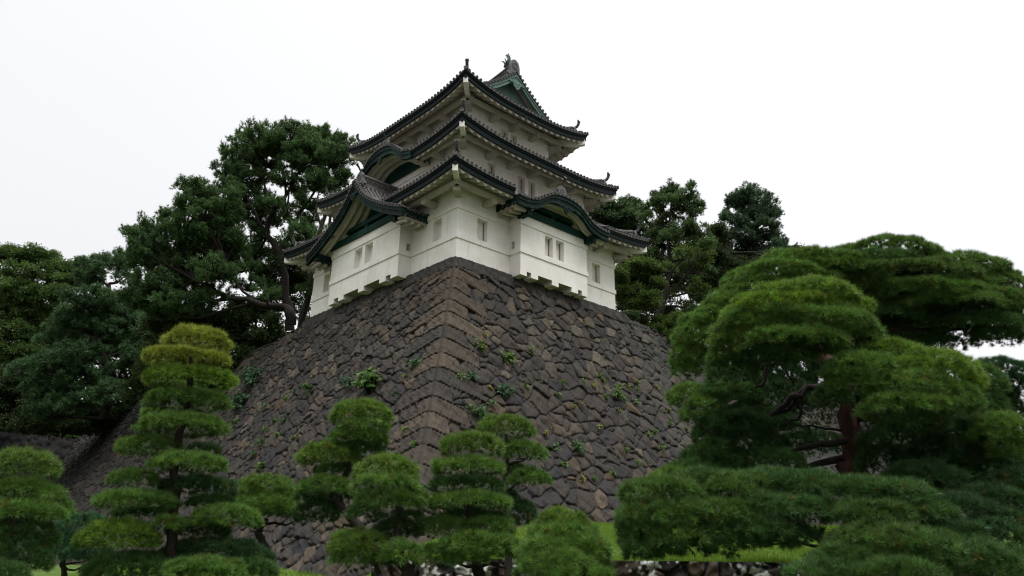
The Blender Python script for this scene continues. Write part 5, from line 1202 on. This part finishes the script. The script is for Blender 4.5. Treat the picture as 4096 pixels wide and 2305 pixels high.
hill_tree('tall_pine', 'open wild pine with a bent pale trunk right of the tower', 50,
    zR([(765, 215, 36, 34), (720, 255, 75, 38), (640, 270, 60, 26), (830, 265, 85, 42), (900, 220, 24, 38), (690, 325, 105, 38), (850, 335, 110, 42), (945, 365, 62, 30), (580, 375, 65, 42), (760, 395, 95, 36, None, .8), (890, 430, 90, 36, None, .8), (550, 440, 50, 45), (700, 480, 85, 42), (940, 500, 70, 34), (820, 540, 115, 42), (650, 565, 85, 38), (970, 555, 55, 34), (740, 590, 90, 32), (900, 690, 100, 34), (1020, 655, 60, 32), (1000, 620, 60, 30), (890, 840, 130, 32), (1030, 865, 50, 28), (1020, 1060, 115, 42), (960, 1030, 60, 30)]),
    [tR([(645, 1190, 50), (690, 1050, 44), (716, 900, 38), (735, 800, 34), (725, 650, 28), (725, 500, 22), (745, 330, 12), (765, 230, 6)]), tR([(735, 830, 24), (690, 870, 20), (640, 890, 12)]), tR([(740, 770, 18), (830, 745, 13), (910, 715, 7)]), tR([(722, 460, 16), (660, 400, 12), (600, 360, 7)]), tR([(730, 540, 14), (800, 500, 10), (890, 450, 6)]), tR([(740, 850, 14), (850, 850, 10), (960, 860, 6)]), tR([(720, 960, 12), (790, 965, 9), (880, 1020, 6)])], 62, 'shoot', (.072, .130, .050), .30, GL, 'bark')
hill_tree('conical_pine', 'dense blue green wild pine standing apart against the white sky', 62,
    zR([(1340, 238, 85, 30), (1240, 270, 60, 36), (1430, 260, 55, 34), (1500, 300, 45, 36), (1215, 300, 40, 30), (1300, 330, 125, 45), (1440, 345, 100, 45), (1200, 395, 55, 42), (1170, 430, 35, 24), (1340, 410, 115, 45), (1480, 420, 90, 45), (1560, 400, 40, 22), (1260, 480, 85, 45), (1400, 500, 115, 45), (1540, 510, 60, 34), (1180, 570, 95, 45), (1330, 580, 100, 45), (1500, 580, 95, 36), (1590, 620, 45, 32), (1230, 660, 115, 50), (1400, 670, 105, 45), (1550, 675, 95, 36), (1640, 690, 60, 26), (1150, 720, 80, 42), (1300, 750, 125, 45), (1450, 740, 95, 38)]),
    [tR([(1295, 900, 44), (1310, 780, 38), (1365, 600, 26), (1350, 480, 18), (1340, 300, 8)])], 63, 'shoot', (.058, .110, .064), .34, GL)
hill_tree('maple_tree', 'loose yellowish leafy tree beside the lower right corner of the tower', 46,
    zR([(420, 800, 85, 42), (350, 860, 55, 45), (520, 795, 85, 42), (600, 840, 75, 42), (430, 900, 95, 45), (560, 920, 85, 42), (640, 930, 55, 36), (400, 990, 75, 45), (500, 1010, 95, 45), (590, 1060, 75, 50), (440, 1080, 95, 45), (350, 1000, 40, 60), (700, 810, 60, 34, None, .7), (840, 710, 90, 40, None, .6), (1000, 640, 60, 26, None, .8), (1020, 740, 90, 34, None, .7), (930, 960, 70, 34, None, .6), (980, 990, 30, 18), (360, 930, 50, 50), (500, 1110, 90, 40)]),
    [tR([(615, 1150, 26), (560, 1000, 18), (500, 900, 12), (430, 830, 7)]), tR([(560, 1000, 12), (600, 930, 9), (640, 860, 5)]), tR([(720, 960, 10), (790, 955, 9), (900, 1030, 7)])], 64, 'leaf', BROAD2, .26, GL, cat='tree')
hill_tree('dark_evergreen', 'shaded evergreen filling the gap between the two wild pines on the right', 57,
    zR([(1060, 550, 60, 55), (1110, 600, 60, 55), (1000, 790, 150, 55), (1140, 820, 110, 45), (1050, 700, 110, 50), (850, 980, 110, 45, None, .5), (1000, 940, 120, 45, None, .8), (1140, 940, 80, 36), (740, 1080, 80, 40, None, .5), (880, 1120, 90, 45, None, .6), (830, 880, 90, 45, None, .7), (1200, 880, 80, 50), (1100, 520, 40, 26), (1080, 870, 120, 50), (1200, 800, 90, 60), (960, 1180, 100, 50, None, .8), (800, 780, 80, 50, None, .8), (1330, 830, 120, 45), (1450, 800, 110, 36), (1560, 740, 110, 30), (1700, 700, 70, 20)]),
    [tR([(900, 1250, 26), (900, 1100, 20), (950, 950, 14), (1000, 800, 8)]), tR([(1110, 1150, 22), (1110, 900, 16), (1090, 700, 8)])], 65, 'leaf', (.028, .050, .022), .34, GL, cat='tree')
hill_tree('shrub', 'yellowish leafy shrub spilling over the rampart head right of the tower', 45,
    zR([(560, 1245, 85, 34), (690, 1240, 75, 34), (760, 1290, 90, 50), (800, 1200, 45, 24), (640, 1310, 80, 34), (720, 1355, 90, 38), (430, 1190, 60, 26, None, 1, (.06, .10, .045)), (500, 1215, 50, 24, None, 1, (.06, .10, .045)), (800, 1380, 60, 60)]), [], 66, 'leaf', (.066, .112, .028), .22, GL, cat='shrub')
hill_tree('dark_evergreen', 'dark evergreen wood seen through the gaps of the huge old pine', 58,
    [(1960, 760, 60, 50), (2040, 780, 70, 60), (2120, 800, 70, 60), (2200, 820, 70, 60), (2270, 800, 60, 60), (2000, 850, 80, 60), (2100, 880, 80, 60), (2210, 900, 80, 60), (2310, 870, 60, 50), (1920, 840, 60, 60), (2060, 700, 50, 40), (2180, 740, 60, 40)],
    [[(2100, 960, 22), (2100, 860, 18), (2080, 780, 9)], [(2220, 970, 22), (2220, 880, 16), (2240, 810, 8)]], 68, 'leaf', (.028, .050, .024), .40, GL, cat='tree')
# ------------------------------------------------------------------ plants rooted in the joints of the rampart
def on_face(px, py, ax):
    d = ray(px, py); lo, hi = 10.0, 90.0
    g = lambda t: (CAM+t*d)[ax]+bfun(max(-(CAM+t*d)[2], 0))+.10
    for _ in range(60):
        m = (lo+hi)/2
        if g(m) < 0: lo = m
        else: hi = m
    return CAM+lo*d
def wall_plant(name, label, px, py, hw, ax, seed, hue=(.06, .12, .035), leaf=.10, group=None, n=None, droop=.0, cat='plant'):
    r = np.random.default_rng(seed); p = on_face(px, py, ax); s = scale_at(px, py, dist(p)); R_ = hw*s*1.35; leaf = leaf*1.2
    outv = np.array([0, -1.0, 0]) if ax == 1 else np.array([-1.0, 0, 0])
    root = empty(name, p, label, cat, group)
    n = n or max(26, int(70*(R_/.35)**1.6)); mb = MB(); Ps, As, C = [], [], []
    for k in range(max(4, int(n/9))):
        D = r.normal(size=3)*.55+outv*.6+np.array([0, 0, .75-droop]); D /= np.linalg.norm(D); L = R_*r.uniform(.6, 1.25)
        e = p+D*L+np.array([0, 0, -.15*L]); m = p+D*L*.55+np.array([0, 0, .08*L])
        mb.tube([p-outv*.05, m, e], [.012, .009, .004], 4, cap=False)
        for j in range(9):
            f = r.uniform(.35, 1.0); q = p*(1-f)**2+2*m*f*(1-f)+e*f*f
            Ps.append(q+r.normal(size=3)*leaf*.5); As.append(D*.6+outv*.5+np.array([0, 0, .5])+r.normal(size=3)*.5); C.append(np.array(hue)*r.uniform(.7, 1.35))
    Ps, As, C = np.array(Ps), np.array(As), np.array(C)
    A = As/np.linalg.norm(As, axis=1)[:, None]; T = np.cross(A, r.normal(size=A.shape)); T /= np.linalg.norm(T, axis=1)[:, None]; B = np.cross(A, T)
    l = leaf*r.uniform(.6, 1.2, (len(Ps), 1)); q = np.stack([Ps, Ps+T*l*.5+B*l*.38+A*l*.06, Ps+T*l*1.15-A*l*.12, Ps+T*l*.5-B*l*.38+A*l*.06], 1)
    np_mesh('leaves', q.reshape(-1, 3), np.arange(len(q)*4).reshape(-1, 4), np.repeat(C, 4, 0), root, [M['leaf']])
    mb.build('stems', root, [M['bark']])
    return root
f6 = lambda x, y: ((1200+x/1.45)/1.59006, (1000+y/1.45)/1.59006)
f7 = lambda x, y: (628.9+x*.3926, 880.5+y*.3926)
f9 = lambda x, y: (x*.4792, 754.7+y*.4792)
YG, MG, BG = (.080, .145, .028), (.050, .110, .032), (.040, .092, .044)
GW = 'plants rooted in the joints of the rampart'
big = [(f6(410, 790), 28, 0, (.065, .13, .03), .26, 'large plant with broad bright leaves on the left wall face above the round pine'),
       (f6(290, 780), 17, 0, BG, .13, 'dull green fern like plant left of the broad leaved one on the rampart'),
       (f6(55, 815), 15, 0, MG, .14, 'leafy plant on the left wall face nearest to the tallest tiered pine top'),
       (f6(678, 665), 16, 0, MG, .13, 'feathery sapling on the left wall face just beside the corner stones'),
       (f6(1040, 570), 14, 1, YG, .13, 'highest small plant on the right wall face with drooping leaves'),
       (f6(1208, 645), 17, 1, YG, .15, 'upright leafy sapling high on the right wall face'),
       (f6(998, 745), 15, 1, BG, .13, 'blue green tuft on the right wall face close to the corner stones'),
       (f6(1195, 840), 22, 1, BG, .14, 'dense rounded blue green bush on the right wall face'),
       (f6(1108, 900), 12, 1, MG, .10, 'small bush of tiny leaves below the dense blue green one'),
       (f6(1025, 960), 26, 1, MG, .12, 'wide leafy bush on the right wall face just above the slim pine'),
       (f6(1600, 1155), 18, 1, MG, .11, 'low spreading plant on the right wall face right of the slim pine'),
       (f6(1475, 1155), 12, 1, MG, .10, 'little plant on the right wall face touching the slim pine crown'),
       (f6(1840, 865), 20, 1, YG, .12, 'largest of the bright weeds clustered on the right wall face'),
       (f9(1335, 430), 32, 0, BG, .20, 'big dusky sapling on the left wall face beside the tallest pine'),
       (f9(1275, 545), 24, 0, BG, .18, 'dusky sapling low on the left wall face just under the big dusky one'),
       (f9(1235, 655), 12, 0, MG, .12, 'small weed between the dusky saplings and the umbrella shaped pine'),
       (f9(1378, 750), 13, 0, MG, .11, 'pale green weed on the left wall face above the umbrella shaped pine'),
       (f7(640, 375), 22, 0, BG, .12, 'shaded bush on the left wall face touching the round pine top'),
       (f7(80, 760), 14, 0, YG, .14, 'bright sprig poking up behind the umbrella shaped pine crown')]
for k, (p, hw, ax, hue, lf, lab) in enumerate(big):
    wall_plant('wall_plant', lab, p[0], p[1], hw, ax, 300+k, hue, lf, GW)
wr = np.random.default_rng(99); k = 0
small = [f6(x, y) for x, y in ((1640, 775), (1700, 790), (1760, 760), (1770, 860), (1900, 800), (1960, 775), (1955, 815), (1880, 870), (1945, 890), (1850, 800), (2070, 800), (1845, 935), (2135, 935), (2140, 1015), (2060, 1060), (1520, 770), (1500, 850), (1430, 1185), (1530, 1250), (1630, 1330), (1890, 1165), (2095, 1150), (1420, 1070), (1625, 890), (1590, 920), (1730, 1040), (1960, 1240), (2020, 1080), (1340, 590), (1060, 490), (1740, 740), (2240, 1045), (1310, 800), (1700, 1330), (1815, 1300), (1250, 1030), (1100, 815), (925, 740))]
for p in small:
    wall_plant('wall_weed', 'small bright weed in a joint of the right wall face', p[0], p[1], wr.uniform(5, 9), 1, 400+k, YG if wr.uniform() < .6 else (.15, .15, .03), .085, 'small weeds on the right wall face', 24); k += 1
small = [f6(x, y) for x, y in ((620, 738), (550, 840), (180, 715), (75, 1130), (660, 1130), (610, 1050))]+[f9(x, y) for x, y in ((1500, 520), (1490, 625), (1410, 685), (1460, 715), (1330, 810), (1400, 560), (1540, 730), (1440, 640))]+[f7(x, y) for x, y in ((85, 600), (215, 460), (30, 670), (280, 290), (100, 515), (180, 550), (390, 610))]
for p in small:
    wall_plant('wall_weed', 'small green weed in a joint of the left wall face', p[0], p[1], wr.uniform(5, 9), 0, 500+k, MG if wr.uniform() < .6 else YG, .085, 'small weeds on the left wall face', 24); k += 1
